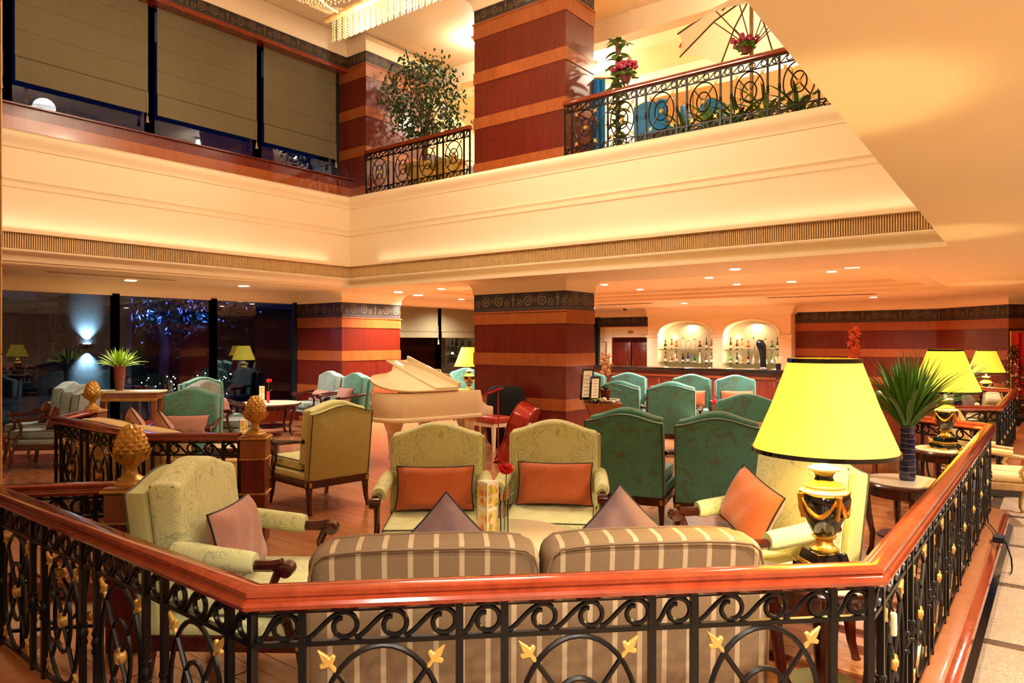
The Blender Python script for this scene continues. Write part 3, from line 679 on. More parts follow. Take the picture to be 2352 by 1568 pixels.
# newel posts with pineapple finials
def pine_mesh():
    mb = MB(); n = 10; rows = 10
    def egg(t): return .079 * (math.sin(math.pi * (t ** .8 * .93 + .05)) ** .62) + .002, .225 * t
    for i in range(rows - 1):
        for k in range(n):
            o = .5 * (i % 2)
            def V(row, kk, up=0):
                r, z = egg(max(0, min(1, row / rows))); r += up; q = 2 * math.pi * kk / n; return (r * math.cos(q), r * math.sin(q), z)
            b, t, l, r_, c = V(i, k + o), V(i + 2, k + o), V(i + 1, k + o - .5), V(i + 1, k + o + .5), V(i + 1.1, k + o, .0085)
            mb.add([b, r_, t, l, c], [(0, 1, 4), (1, 2, 4), (2, 3, 4), (3, 0, 4)])
    mb.lathe([(.004, .001), (.06, .05), (.068, .1), (.05, .17), (.02, .215), (1e-5, .22)], 14)
    return mb
def newel(label, x, y, rz, sc=1.0):
    t = thing('newel_post', label, 'post', (x, y, 0), rz, 'newel posts with pineapple finials')
    s = .19
    MB().b2((-s / 2, -s / 2, 0), (s / 2, s / 2, .84)).build('shaft', 'red_wood', t, .004, 1)
    MB().b2((-s / 2 - .006, -s / 2 - .006, .69), (s / 2 + .006, s / 2 + .006, .84)).build('collar_panel', 'amber_wood', t, .004, 1)
    for z in (.685, .40):
        mb = MB(); n = 15
        for e in range(4):
            for i in range(n):
                q = -s / 2 - .006 + (s + .012) * i / n; x_, y_ = ((q, -s / 2 - .008), (s / 2 + .008, q), (-q, s / 2 + .008), (-s / 2 - .008, -q))[e]
                mb.ball((x_, y_, z), .008, 6, 4)
        mb.build('bead_trim', 'gold_paint', t)
    MB().b2((-s / 2 - .012, -s / 2 - .012, .84), (s / 2 + .012, s / 2 + .012, .875)).build('cap', 'amber_wood', t, .006, 2)
    mb = MB(); n = 17; h_ = s / 2 + .014
    for e in range(4):
        for i in range(n):
            q = -h_ + 2 * h_ * i / n; x_, y_ = ((q, -h_), (h_, q), (-q, h_), (-h_, -q))[e]
            mb.ball((x_, y_, .853), .011, 6, 4)
    mb.build('bead_trim', 'gold_paint', t)
    f = MB().lathe([(.085, .875), (.085, .886), (.078, .893), (.072, .896), (.070, .905), (.060, .912), (.045, .92), (.032, .935), (.028, .96), (.034, .975), (.04, .985)], 24).build('finial_base', 'gold_paint', t)
    p = pine_mesh(); p.xf(lambda a, b, c: (a, b, c + .98)); pf = p.build('pineapple_finial', 'gold_paint', t, smooth=False)
    mb = MB()
    for k in range(9):
        q = 2 * math.pi * k / 9; c_, s_ = math.cos(q), math.sin(q)
        pr = [(.04, .985, .02), (.078, 1.01, .03), (.092, 1.04, .026), (.10, 1.062, .008), (.106, 1.06, .002)]
        vs = []; fs_ = []
        for (r_, z_, w_) in pr: vs += [(r_ * c_ - w_ * s_ * -1 * -1, r_ * s_ + w_ * c_ * -1, z_), (r_ * c_ * 1.06, r_ * s_ * 1.06, z_), (r_ * c_ - w_ * s_, r_ * s_ + w_ * c_, z_)]
        for i in range(len(pr) - 1):
            for j in (0, 1): a = i * 3 + j; fs_.append((a, a + 1, a + 4, a + 3))
        vs = []
        for (r_, z_, w_) in pr: vs += [(r_ * c_ + w_ * s_, r_ * s_ - w_ * c_, z_), (r_ * c_ * 1.07, r_ * s_ * 1.07, z_), (r_ * c_ - w_ * s_, r_ * s_ + w_ * c_, z_)]
        mb.add(vs, fs_)
    mb.build('acanthus_leaves', 'gold_paint', pf)
    return t
newel('wooden newel post with gold pineapple, beside the near green armchair', 1.78, 4.0, R(-45))
newel('wooden newel post with gold pineapple, before the light green chair seen from behind', 3.36, 5.31, R(-45))
newel('wooden newel post with gold pineapple, far left beside the console table', 3.47, 8.76, R(45))
# ================================================================= FURNITURE
def armchair(shell, fab, pip, pad):
    t = thing('armchair', 'x', 'armchair')
    rk = lambda x, y, z: (x, y - .13 * max(0, z - .34), z)
    MB().prism(hump(.68, .315, .965, 1.03), -.40, -.31).xf(rk).build('back_shell', shell, t, .016, 2)
    c = MB().prism(hump(.64, .46, 1.0, 1.075), -.31, -.16).xf(rk).build('back_cushion', fab, t, .042, 3)
    for yy in (-.185, -.29):
        pts = [(x * .965, yy, z - .012) for x, z in hump(.64, .47, 1.0, 1.075)]
        MB().tube(pts[1:] + pts[:1], .0055, 5).xf(rk).build('piping', pip, c)
    pts = [(x, -.402, z - .004) for x, z in hump(.67, .33, .965, 1.03)]
    MB().tube(pts[1:] + pts[:1], .005, 5).xf(rk).build('shell_piping', pip, t)
    MB().b2((-.335, -.33, .315), (.335, .36, .385)).build('seat_base', fab, t, .018, 2)
    s = MB().b2((-.30, -.20, .385), (.30, .385, .50)).build('seat_cushion', fab, t, .038, 3)
    MB().tube([(-.29, -.19, .488), (.29, -.19, .488), (.29, .373, .488), (-.29, .373, .488)], .0055, 5, True).build('piping', pip, s)
    MB().tube([(-.29, -.19, .397), (.29, -.19, .397), (.29, .373, .397), (-.29, .373, .397)], .0055, 5, True).build('piping', pip, s)
    mb = MB(); mb.sweep([(-.33, -.39), (.33, -.39), (.33, .35), (-.33, .35)], [(.012, .25), (.012, .318), (-.03, .318), (-.03, .25)], True); mb.build('apron', 'dark_wood', t, smooth=False)
    for sx in (-1, 1):
        for y, k in ((-.385, -1), (.345, 1)):
            mb = MB(); zs = [.25, .19, .1, .03, 0]; ws = [.052, .044, .036, .032, .036]; of = [0, .004, .012, .03, .038]; vs = []; fs_ = []
            for z, w_, o_ in zip(zs, ws, of):
                cx, cy = sx * (.315 + o_ * .3), y * .97 + k * o_
                vs += [(cx + i * w_ / 2, cy + j * w_ / 2, z) for i, j in ((-1, -1), (1, -1), (1, 1), (-1, 1))]
            for i in range(4):
                for j in range(4): fs_.append((i * 4 + j, i * 4 + (j + 1) % 4, i * 4 + 4 + (j + 1) % 4, i * 4 + 4 + j))
            fs_ += [(0, 1, 2, 3), (19, 18, 17, 16)]
            lg = mb.add(vs, fs_).build('leg', 'dark_wood', t, .004, 1)
            MB().b2((sx * .302, y + k * .018, .262), (sx * .332, y + k * .024, .306)).build('gold_block', 'gold', lg); MB().b2((sx * .341, y - k * .035, .262), (sx * .347, y - k * .005, .306)).build('gold_block', 'gold', lg)
        am = MB(); path = [(sx * .335, -.30, .69), (sx * .338, -.2, .685), (sx * .345, -.05, .665), (sx * .35, .1, .645), (sx * .352, .2, .645), (sx * .352, .255, .655)]
        am.tube(path, [.02, .022, .024, .026, .027, .026], 8)
        cyl = MB().lathe([(1e-5, -.032), (.02, -.034), (.034, -.03), (.036, 0), (.034, .03), (.02, .034), (1e-5, .032)], 14); cyl.xf(lambda x, y, z: (sx * .352 + z, .275 + y, .632 + x)); am.add(cyl.v, cyl.f)
        a_ = am.build('arm', 'dark_wood', t)
        MB().tube([(sx * .35, .24, .63), (sx * .347, .21, .56), (sx * .345, .22, .46), (sx * .343, .27, .385), (sx * .34, .30, .30)], [.022, .019, .018, .022, .022], 8).build('arm_support', 'dark_wood', a_)
        if pad:
            pdm = MB().tube([(sx * .338, -.25, .70), (sx * .34, -.15, .69), (sx * .346, -.02, .672), (sx * .349, .1, .658), (sx * .35, .13, .656)], [.045, .05, .05, .05, .044], 12)
            pdm.build('arm_pad', fab, t)
    return t
PROTO = {}
def chair(kind, label, X_, d, a, group=None):
    spec = {'green': ('green_plain', 'green_fabric', 'piping_dark', True), 'green_bare': ('green_plain', 'green_fabric', 'piping_dark', False), 'teal': ('teal_fabric', 'teal_fabric', 'piping_dark', False), 'grey': ('dim_teal_fabric', 'dim_teal_fabric', 'piping_dark', False)}[kind]
    if kind in PROTO: t = copy_tree(PROTO[kind])
    else: t = PROTO[kind] = armchair(*spec)
    t.location = W(X_, d); t.rotation_euler = (0, 0, face(a)); t['label'] = label
    if 'group' in t.keys(): del t['group']
    if group: t['group'] = group
    return t
def on(X_, d, a, lx, ly): f = R(a); return X_ + ly * math.sin(f) + lx * math.cos(f), d + ly * math.cos(f) - lx * math.sin(f)
GG, GT = 'green armchairs round the near table', 'teal armchairs in the middle of the lounge'
chair('green', 'pale green armchair at the left, turned sideways beside a newel post', -1.27, 3.54, 92, GG)
chair('green', 'pale green floral armchair facing us, the left of the pair with orange pillows', -.52, 4.74, 178, GG)
chair('green', 'pale green floral armchair facing us, the right of the pair with orange pillows', .27, 4.90, 187, GG)
chair('green', 'pale green armchair at the right, behind the big yellow lamp', 1.31, 3.90, -104, GG)
chair('green_bare', 'light green armchair seen from behind on the open floor', -1.98, 7.23, -46)
chair('teal', 'dark teal armchair seen from behind, left of the near pair', 1.12, 6.50, 22, GT)
chair('teal', 'dark teal armchair seen from behind, right of the near pair by the big lamp', 1.79, 6.16, 17, GT)
chair('teal', 'teal armchair seen from behind next to the potted orchid stand', 1.70, 10.75, 24, GT)
chair('teal', 'teal armchair seen from behind in the middle, before the bar', 2.42, 10.55, 20, GT)
chair('teal', 'bright teal armchair facing us before the bar, left of two with peach pillows', 3.10, 12.3, 196, GT)
chair('teal', 'bright teal armchair facing us before the bar, right of two with peach pillows', 3.80, 11.95, 192, GT)
chair('teal', 'bright teal armchair facing us behind the orchid, near the left end of the bar', 2.10, 12.9, 192, GT)
chair('teal', 'teal armchair partly hidden behind the potted orchid', 1.42, 13.4, 190, GT)
chair('teal', 'teal armchair facing left just behind the shade of the big lamp', 2.52, 7.55, -165, GT)
chair('teal', 'teal armchair behind the piano, beside a far yellow lamp', -.95, 15.2, 170)
chair('teal', 'teal armchair with pink pillow beside the beige sofa in the left bay', -3.93, 8.5, 172)
chair('grey', 'grey-teal armchair turned right, nearer of two by the dark window', -4.28, 10.6, 96)
chair('teal', 'teal armchair turned right, farther of two by the dark window', -4.78, 11.35, 128)
chair('teal', 'teal armchair against the far pillar, nearer one with pink pillow', -3.12, 12.95, -134)
chair('grey', 'grey-teal armchair against the far pillar, farther one', -3.80, 13.70, -134)
chair('grey', 'grey-blue armchair by the window at the far left, nearer one', -6.12, 9.45, -98)
chair('grey', 'grey-blue armchair by the window at the far left, farther one', -6.72, 10.2, -98)
GP = 'throw pillows'
def pil_on(label, mat, X_, d, a, w=.46, h=.28, lx=0, tilt=20, roll=0, ly=-.075, z=.655, ta=0):
    x, y = on(X_, d, a, lx, ly); pillow(label, mat, x, y, z, a + ta, w, h, tilt, roll, GP)
pil_on('burnt orange pillow on the left of the two facing green chairs', 'orange_fabric', -.52, 4.74, 178, .53, .30)
pil_on('burnt orange pillow on the right of the two facing green chairs', 'orange_fabric', .27, 4.90, 187, .53, .30, lx=-.02)
pil_on('dusty pink pillow on the near left green armchair', 'pink_fabric', -1.27, 3.54, 92, .46, .36, lx=.06, tilt=14, z=.68)
pil_on('orange pillow tipped on its corner in the armchair behind the big lamp', 'orange_fabric', 1.31, 3.90, -104, .46, .34, lx=.08, tilt=20, roll=-14, z=.72, ly=-.05)
pil_on('peach pillow on the bright teal chair, left of two before the bar', 'orange_fabric', 3.10, 12.3, 196, .5, .3)
pil_on('peach pillow on the bright teal chair, right of two before the bar', 'orange_fabric', 3.80, 11.95, 192, .54, .34)
pil_on('pink pillow on the teal chair just behind the big lamp', 'pink_fabric', 2.52, 7.55, -165, .44, .3, lx=-.1)
pil_on('pink pillow on the teal chair beside the beige sofa', 'pink_fabric', -3.93, 8.5, 172, .52, .27, z=.63)
pil_on('pink pillow on the teal chair against the far pillar', 'pink_fabric', -3.12, 12.95, -134, .46, .32)
pil_on('pink pillow on the farther grey chair against the far pillar', 'pink_fabric', -3.80, 13.70, -134, .46, .28, z=.6, tilt=45)
pil_on('pink pillow on the nearer grey chair at the far left window', 'pink_fabric', -6.12, 9.45, -98, .42, .32)
pil_on('pink pillow on the farther grey chair at the far left window', 'pink_fabric', -6.72, 10.2, -98, .42, .32)
pil_on('pink pillow on the grey chair turned right by the dark window', 'pink_fabric', -4.28, 10.6, 96, .42, .3)
def sofa(label, X_, d, a, L, fab, nails=False, arms=True, fr=.40, loc=None, rz=None, pip='piping_brown'):
    t = thing('sofa', label, 'sofa', loc if loc is not None else W(X_, d), rz if rz is not None else face(a))
    MB().b2((-L / 2, -.42, .12), (L / 2, -.31, .69)).xf(lambda x, y, z: (x, y - .06 * max(0, z - .3), z)).build('back_frame', fab, t, .03, 3)
    MB().tube([(-L / 2 + .02, -.445, .13), (-L / 2 + .02, -.447, .672), (L / 2 - .02, -.447, .672), (L / 2 - .02, -.445, .13)], .006, 5).build('frame_piping', pip, t)
    MB().b2((-L / 2 + .01, -.36, .12), (L / 2 - .01, fr, .32)).build('seat_base', fab, t, .025, 2)
    for s in (-1, 1):
        x0, x1 = sorted((s * .006, s * (L / 2 - .002)))
        c = MB().b2((x0, -.345, .46), (x1, -.13, .835))
        def bulge(x, y, z):
            u = (x - (x0 + x1) / 2) / ((x1 - x0) / 2); k = max(0, 1 - u ** 4)
            return (x, y - .16 * max(0, z - .46), z + (.03 * k - .006) * (z > .7))
        m_ = MB(); n_ = 12                                    # subdivided along its length so the crown can swell
        for i in range(n_):
            m_.b2((x0 + (x1 - x0) * i / n_, -.345, .46), (x0 + (x1 - x0) * (i + 1) / n_, -.13, .885))
        g = MB(); vs = []; fs_ = []
        for i in range(n_ + 1):
            x = x0 + (x1 - x0) * i / n_; vs += [(x, -.345, .46), (x, -.13, .46), (x, -.13, .835), (x, -.345, .835)]
        for i in range(n_):
            for j in range(4): fs_.append((i * 4 + j, i * 4 + (j + 1) % 4, i * 4 + 4 + (j + 1) % 4, i * 4 + 4 + j))
        fs_ += [(0, 1, 2, 3), tuple(n_ * 4 + k for k in (3, 2, 1, 0))]
        bc = g.add(vs, fs_).xf(bulge).build('back_cushion', fab, t, .055, 4, ang=60)
        for yy in (-.352, -.122):
            pts = [(x0 + .014, yy, .48), (x0 + .014, yy, .75), (x0 + .03, yy, .80)] + [(x0 + .065 + (x1 - x0 - .13) * i / 12, yy, .822) for i in range(13)] + [(x1 - .03, yy, .80), (x1 - .014, yy, .75), (x1 - .014, yy, .48)]
            MB().tube(pts, .0062, 6).xf(bulge).build('piping', pip, bc)
        sc = MB().b2((x0 + (.0 if s > 0 else .1 * arms), -.2, .32), (x1 - (.1 * arms if s > 0 else 0), fr + .02, .47)).build('seat_cushion', fab, t, .04, 3)
        if arms:
            ar = MB().prism([(-.44, .12), (.36, .12), (.36, .50), (.30, .55), (-.2, .60), (-.44, .66)], s * L / 2 - (.11 if s > 0 else 0), s * L / 2 + (0 if s > 0 else .11), 'yz').build('arm', fab, t, .025, 2)
            if nails:
                mb = MB(); xo = s * (L / 2 + .001)
                out = [(-.41, .14), (.34, .14), (.34, .49), (.29, .53), (-.2, .58), (-.41, .63)]
                for i in range(6):
                    p, q = Vector(out[i]), Vector(out[(i + 1) % 6]); m = int((q - p).length / .024)
                    for k in range(m): v = p + (q - p) * k / m; mb.ball((xo, v.x, v.y), .007, 6, 4)
                mb.build('nailhead_trim', 'gold_paint', ar)
    for sx in (-1, 1):
        for y in (-.36, fr - .06): MB().frus((sx * (L / 2 - .08), y), .035, .035, .05, .05, 0, .13).build('leg', 'dark_wood', t)
    return t
sofa('taupe striped two-seat sofa seen from behind, along the front railing', .085, 3.20, -5.5, 1.84, 'stripe_fabric', arms=False, fr=.27)
sofa('beige sofa with nailhead trim in the left bay behind the railing', 0, 0, 0, 2.1, 'beige_fabric', True, loc=(3.44, 7.12, 0), rz=R(-92))
sofa('pale striped sofa in the far right bay by the third lamp', 0, 0, 0, 1.7, 'stripe_pale', False, loc=(12.85, 1.12, 0), rz=R(4))
pillow('mauve pillow standing on its corner, left of two on the striped sofa', 'mauve_fabric', -.30, 3.24, .66, 174, .42, .42, 12, 45, GP)
pillow('mauve pillow standing on its corner, right of two on the striped sofa', 'mauve_fabric', .52, 3.34, .675, 176, .42, .42, 12, 45, GP)
for lb, y in (('pink pillow on the beige sofa, left one standing on its corner', 7.55), ('pink pillow on the beige sofa, right one standing on its corner', 6.95)):
    me, pm_ = pillow_mesh('cushion_cover', .42, .42, .15, 'pink_fabric'); t = thing('throw_pillow', lb, 'pillow', (3.42, y, .70), R(-92), GP)
    e = (Matrix.Rotation(R(15), 4, 'X') @ Matrix.Rotation(R(45), 4, 'Y')).to_euler(); put('cushion_cover', me, t, rot=e); put('piping', pm_, t, rot=e)
pillow('mauve pillow leaning on the pale striped sofa at the far right', 'mauve_fabric', 7.0, 11.1, .72, 170, .44, .44, 12, 45, GP)
# ---- round tables
def round_table(label, X_, d, r, z, top='table_stone', wd='dark_wood', group='round occasional tables'):
    t = thing('round_table', label, 'table', W(X_, d), face(40), group)
    MB().lathe([(1e-5, z - .03), (r * .9, z - .03), (r * .96, z - .028), (r * .985, z - .012), (r * .96, z - .002), (r * .9, z), (1e-5, z)], 40).build('top_rim', wd, t)
    MB().lathe([(1e-5, z), (r * .93, z), (r * .93, z + .008), (r * .91, z + .013), (1e-5, z + .013)], 40).build('stone_top', top, t)
    MB().lathe([(r * .86, z - .10), (r * .88, z - .10), (r * .88, z - .028), (r * .86, z - .028)], 40).build('apron', wd, t)
    for k in range(4):
        q = math.pi / 2 * k + .4; pts = []
        for (f, zz) in ((.86, z - .03), (.9, z * .8), (.84, z * .55), (.74, z * .3), (.76, z * .12), (.84, .0)): pts.append((r * f * math.cos(q), r * f * math.sin(q), zz))
        MB().tube(pts, [.032, .03, .025, .021, .019, .02], 8).build('leg', wd, t)
    MB().lathe([(1e-5, z * .26), (r * .62, z * .26), (r * .66, z * .28), (r * .62, z * .3), (1e-5, z * .3)], 32).build('lower_shelf', wd, t)
    return t
round_table('white-topped round coffee table between the green armchairs', -.07, 4.03, .5, .52)
round_table('small round lamp table behind the corner of the front railing', 1.337, 3.04, .225, .635)
round_table('dark wood round side table holding the striped vase of leaves', 3.0, 5.42, .30, .58, 'grey_stone')
round_table('round side table under the second yellow lamp', 4.06, 6.65, .27, .635)
round_table('round coffee table with menu card behind the middle newel post', -3.0, 8.0, .42, .50)
round_table('round stone-topped table before the far pillar with a red vase', -4.28, 12.55, .55, .56)
round_table('small round table with a red flower among the teal chairs', 2.78, 9.75, .36, .50)
round_table('small round table under the far yellow lamp by the corridor', 8.25, 12.35, .26, .56)
# ---- yellow table lamps
def table_lamp(label, X_, d, z, power):
    shrink = set()
    t = thing('table_lamp', label, 'lamp', W(X_, d, z), face(172), 'yellow silk table lamps')
    b = MB().frus((0, 0), .19, .19, .185, .185, .018, .055).build('base_plate', 'black_gloss', t, .004, 1)
    for i in (-1, 1):
        for j in (-1, 1): MB().box((i * .085, j * .085, .009), (.04, .04, .018)).build('gold_foot', 'gold', b, .003, 1)
    MB().frus((0, 0), .165, .165, .16, .16, .055, .08).build('gold_tier', 'gold', t, .004, 1)
    MB().frus((0, 0), .15, .15, .13, .13, .08, .135).build('plinth', 'black_gloss', t, .004, 1)
    MB().lathe([(.058, .135), (.06, .145), (.05, .152), (.036, .17), (.033, .19), (.045, .20), (.05, .21), (.04, .218)], 24).build('gold_pedestal', 'gold', t)
    u = MB().lathe([(.04, .218), (.052, .235), (.07, .28), (.09, .33), (.104, .38), (.106, .41), (.096, .44), (.08, .452)], 32).build('urn', 'black_gloss', t)
    MB().lathe([(.098, .436), (.10, .445), (.085, .458), (.075, .464), (.082, .47), (.07, .484), (.045, .492), (.04, .50)], 28).build('porcelain_shoulder', 'porcelain', t)
    MB().lathe([(.04, .50), (.035, .515), (.037, .53), (.048, .545)], 24).build('neck', 'black_gloss', t)
    MB().lathe([(.048, .545), (.062, .552), (.066, .562), (.05, .572), (.02, .578), (.012, .59), (.012, .64)], 24).build('porcelain_collar', 'porcelain', t)
    for k in range(4):
        q0 = math.pi / 2 * k; mb = MB(); pts = []
        for i in range(13):
            u_ = i / 12; q = q0 + math.pi / 2 * u_; zz = .425 - .10 * math.sin(math.pi * u_); rr = .107 - .02 * math.sin(math.pi * u_)
            pts.append((rr * math.cos(q), rr * math.sin(q), zz))
        mb.tube(pts, [.006 + .007 * math.sin(math.pi * i / 12) + .002 * (i % 2) for i in range(13)], 7); mb.build('gold_swag', 'gold', u)
        c_, s_ = math.cos(q0), math.sin(q0); MB().tube([(.106 * c_, .106 * s_, .435), (.108 * c_, .108 * s_, .40), (.10 * c_, .10 * s_, .35), (.09 * c_, .09 * s_, .315)], [.016, .012, .009, .016], 8).build('gold_tassel', 'gold', u)
    for ch in list(t.children_recursive): shrink.add(ch.data)
    zb, zt, rb, rt_ = .533, .918, .292, .146
    n = 56; mb = MB()
    mb.lathe([(rb, zb), (rb * .95 + rt_ * .05, zb + (zt - zb) * .06), ((rb + rt_) / 2 - .004, (zb + zt) / 2), (rt_, zt), (rt_ - .004, zt), ((rb + rt_) / 2 - .008, (zb + zt) / 2), (rb - .004, zb)], n)
    mb.f = [f for f in mb.f if len(f) == 4]; mb.build('silk_shade', 'lamp_silk', t)
    for zz, rr in ((zb, rb), (zt, rt_)): 
        m2 = MB().lathe([(rr - .004, zz - .006), (rr + .004, zz - .006), (rr + .003, zz + .012), (rr - .004, zz + .012)], n); m2.f = [f for f in m2.f if len(f) == 4]; m2.build('black_trim', 'black_gloss', t)
    MB().ball((0, 0, .68), .03, 10, 6).build('bulb', 'bulb_soft', t)
    l = lamp('POINT', (0, 0, .62), power, (1, .78, .32), .05); l.parent = t
    for me in shrink:
        for v_ in me.vertices: v_.co.z *= .82
    return t
table_lamp('big yellow shaded lamp on black urn base at the front railing corner', 1.337, 3.04, .648, 20)
table_lamp('middle yellow lamp on black urn base standing beyond the leafy vase', 4.06, 6.65, .648, 15)
table_lamp('small far yellow lamp on black urn base at the end of the right railing', 8.25, 12.35, .573, 12)
table_lamp('yellow lamp half hidden behind the banded pillar, right of the piano', -.82, 13.6, .63, 10)
t = round_table('small table under the half hidden lamp by the pillar', -.82, 13.6, .26, .615)
# ---- console at the left window
t = thing('console_table', 'wooden console table with gilt fluted edge under the tall plant', 'table', W(-6.1, 11.3), face(176))
MB().b2((-.52, -.2, .84), (.52, .2, .87)).build('stone_top', 'table_stone', t, .006, 2); MB().b2((-.5, -.18, .74), (.5, .18, .84)).build('apron', 'amber_wood', t, .004, 1)
mb = MB()
for i in range(34): mb.ball((-.5 + i * 1.0 / 33, .19, .735), .018, 6, 4, (1, 1, 1.5))
mb.build('gilt_flutes', 'gold_paint', t)
for sx in (-1, 1):
    for sy in (-1, 1): MB().frus((sx * .45, sy * .14), .05, .05, .075, .075, 0, .74).build('leg', 'amber_wood', t, .004, 1)
# ---- bar
br = thing('bar_counter', 'long red wood bar counter with dark polished top', 'bar', (13.5, 6.2, 0))
MB().b2((.1, -2.0, 0), (.62, 2.05, 1.06)).build('body', 'red_wood', br, .004, 1); MB().b2((0, -2.08, 1.06), (.72, 2.12, 1.11)).build('counter_top', 'black_gloss', br, .01, 2)
for i in range(5): MB().b2((.085, -1.92 + i * .79, .15), (.1, -1.92 + i * .79 + .7, .88)).build('front_panel', 'mid_wood', br, .005, 1)
MB().b2((.085, -1.95, .93), (.1, 2.0, .98)).build('moulding', 'ochre_wood', br, .003, 1)
sc_ = thing('side_counter', 'low wooden service counter at the right end of the bar', 'counter', (13.0, 3.5, 0))
MB().b2((0, -.6, 0), (.6, .55, .92)).build('body', 'red_wood', sc_, .004, 1); MB().b2((-.02, -.62, .92), (.62, .57, .95)).build('top', 'mid_wood', sc_, .004, 1)
bs = thing('basket_tray', 'small stacked trays on the low service counter', 'tray', (13.25, 3.75, .95))
for i in range(3): MB().frus((0, 0), .22, .3, .26, .34, .07 * i, .07 * i + .05).build('tray', ['amber_wood', 'chrome', 'dark_wood'][i], bs, .006, 1)
bt = thing('beer_tap', 'tall curved steel beer tap on the bar', 'tap', (13.75, 4.55, 1.11), R(0))
MB().lathe([(.09, 0), (.09, .015), (.06, .03), (.05, .06)], 18).build('foot', 'chrome', bt)
MB().tube([(0, 0, .04), (0, 0, .2), (0, .01, .34), (0, .03, .44), (-.01, .06, .52), (-.02, .1, .56)], [.055, .055, .065, .085, .08, .03], 14).build('column', 'beer_steel', bt)
for i in (-1, 1): MB().tube([(-.05, .04 * i, .42), (-.12, .04 * i, .44), (-.13, .04 * i, .52)], [.01, .01, .016], 8).build('handle', 'black_gloss', bt)
rl = thing('bar_rail_stand', 'chrome pole standing on a round tray at the left end of the bar', 'stand', (13.8, 8.05, 1.11))
MB().lathe([(.16, 0), (.17, .03), (.15, .04), (1e-5, .04)], 24).build('tray', 'chrome', rl); MB().tube([(0, 0, .04), (0, 0, .52)], .016, 10).build('pole', 'chrome', rl); MB().tube([(0, -.02, .52), (0, .1, .53)], .014, 8).build('pole_arm', 'chrome', rl)
gl_ = thing('glass_jar', 'jar of cocktail stirrers beside the beer tap', 'jar', (13.8, 4.28, 1.11))
MB().lathe([(.045, 0), (.05, .1), (.05, .12)], 14).build('jar', 'black_gloss', gl_)
for i in range(9): MB().tube([(.0, 0, .08), (.07 * math.cos(i * .7), .07 * math.sin(i * .7), .25)], .006, 5).build('stirrer', 'petal_peach', gl_)
# bottles
def bottle_mesh(k, liq):
    P = [[(.036, 0), (.038, .01), (.038, .15), (.03, .19), (.014, .22), (.013, .29), (.016, .30), (.016, .31)],
         [(.042, 0), (.044, .01), (.044, .12), (.036, .16), (.016, .185), (.014, .24), (.018, .245), (.018, .275)],
         [(.03, 0), (.032, .02), (.03, .17), (.02, .22), (.012, .25), (.012, .33), (.015, .335), (.015, .35)],
         [(.05, 0), (.052, .01), (.052, .09), (.045, .13), (.016, .16), (.013, .21), (.02, .215), (.02, .25)]][k]
    return cached(('bot', k, liq), lambda: MB().lathe(P, 12).mesh('bottle_body', liq))
for c, h_ in (('amber', '#a8501c'), ('brown', '#5a2410'), ('green', '#1f7a30'), ('dark_green', '#1a3018'), ('blue', '#1c2ca0'), ('clear', '#e9e6d2'), ('ruby', '#7a1014'), ('gold_liquor', '#c89a40'), ('dark', '#1c1210')): plain('bottle_' + c, h_, .08, 0, .5, .15)
rowsB = [(0, 1.418, 'upper', ['dark_green', 'amber', 'amber', 'clear', 'clear', 'clear', 'brown', 'dark', 'amber']), (0, 1.018, 'lower', ['brown', 'amber', 'amber', 'dark', 'blue', 'green', 'clear', 'brown', 'brown']),
         (1, 1.418, 'upper', ['dark_green', 'brown', 'gold_liquor', 'amber', 'clear', 'ruby', 'clear', 'green', 'brown']), (1, 1.018, 'lower', ['green', 'dark', 'gold_liquor', 'ruby', 'clear', 'gold_liquor', 'clear', 'green', 'ruby'])]
ORD = ['first', 'second', 'third', 'fourth', 'fifth', 'sixth', 'seventh', 'eighth', 'ninth']
for ai, z, sh, cols in rowsB:
    a, b = AR[ai]
    for i, c in enumerate(cols):
        k = (i * 3 + ai + (z > 1.2)) % 4; y = a - .16 - (a - b - .3) * i / 8
        t = thing('liquor_bottle', '%s liquor bottle, %s from the left on the %s shelf of the %s arch' % (c.replace('_', ' ').replace(' liquor', ''), ORD[i], sh, ('left', 'right')[ai]), 'bottle', (NX + .22 + .05 * (i % 2), y, z), 0, 'bottles on the bar shelves')
        put('bottle_body', bottle_mesh(k, 'bottle_' + c), t)
        rr = (.039, .0455, .033, .0535)[k]; hh = (.09, .07, .1, .05)[k]
        put('paper_label', cached(('lab', k), lambda: MB().lathe([(rr, hh * .4), (rr, hh * 1.3)], 12).mesh('paper_label', 'paper')), t)
        zt = (.31, .275, .35, .25)[k]; put('cap', cached(('cap', k), lambda: MB().lathe([(.017, zt - .035), (.017, zt + .004), (1e-5, zt + .006)], 10).mesh('cap', 'black_gloss')), t)
# ---- host desk at the right
hd = thing('host_desk', 'dark wooden host desk with raised panels behind the leafy vase', 'desk', W(4.05, 8.3), face(176))
MB().b2((-.75, -.3, 0), (.75, .3, 1.0)).build('body', 'mid_wood', hd, .005, 1); MB().b2((-.8, -.35, 1.0), (.8, .35, 1.05)).build('desk_top', 'dark_wood', hd, .01, 2)
for i in range(4): MB().b2((-.7 + i * .36, .3, .12), (-.7 + i * .36 + .3, .318, .4)).build('raised_panel', 'amber_wood', hd, .008, 2); MB().b2((-.7 + i * .36, .3, .5), (-.7 + i * .36 + .3, .318, .9)).build('raised_panel', 'mid_wood', hd, .008, 2)
ld = thing('desk_ledger', 'open pale ledger lying on the host desk', 'book', W(4.2, 8.12, 1.05), face(170))
MB().b2((-.2, -.13, 0), (0, .13, .025)).build('page_block', 'paper', ld, .006, 1); MB().b2((.004, -.13, 0), (.2, .13, .025)).build('page_block', 'paper', ld, .006, 1)
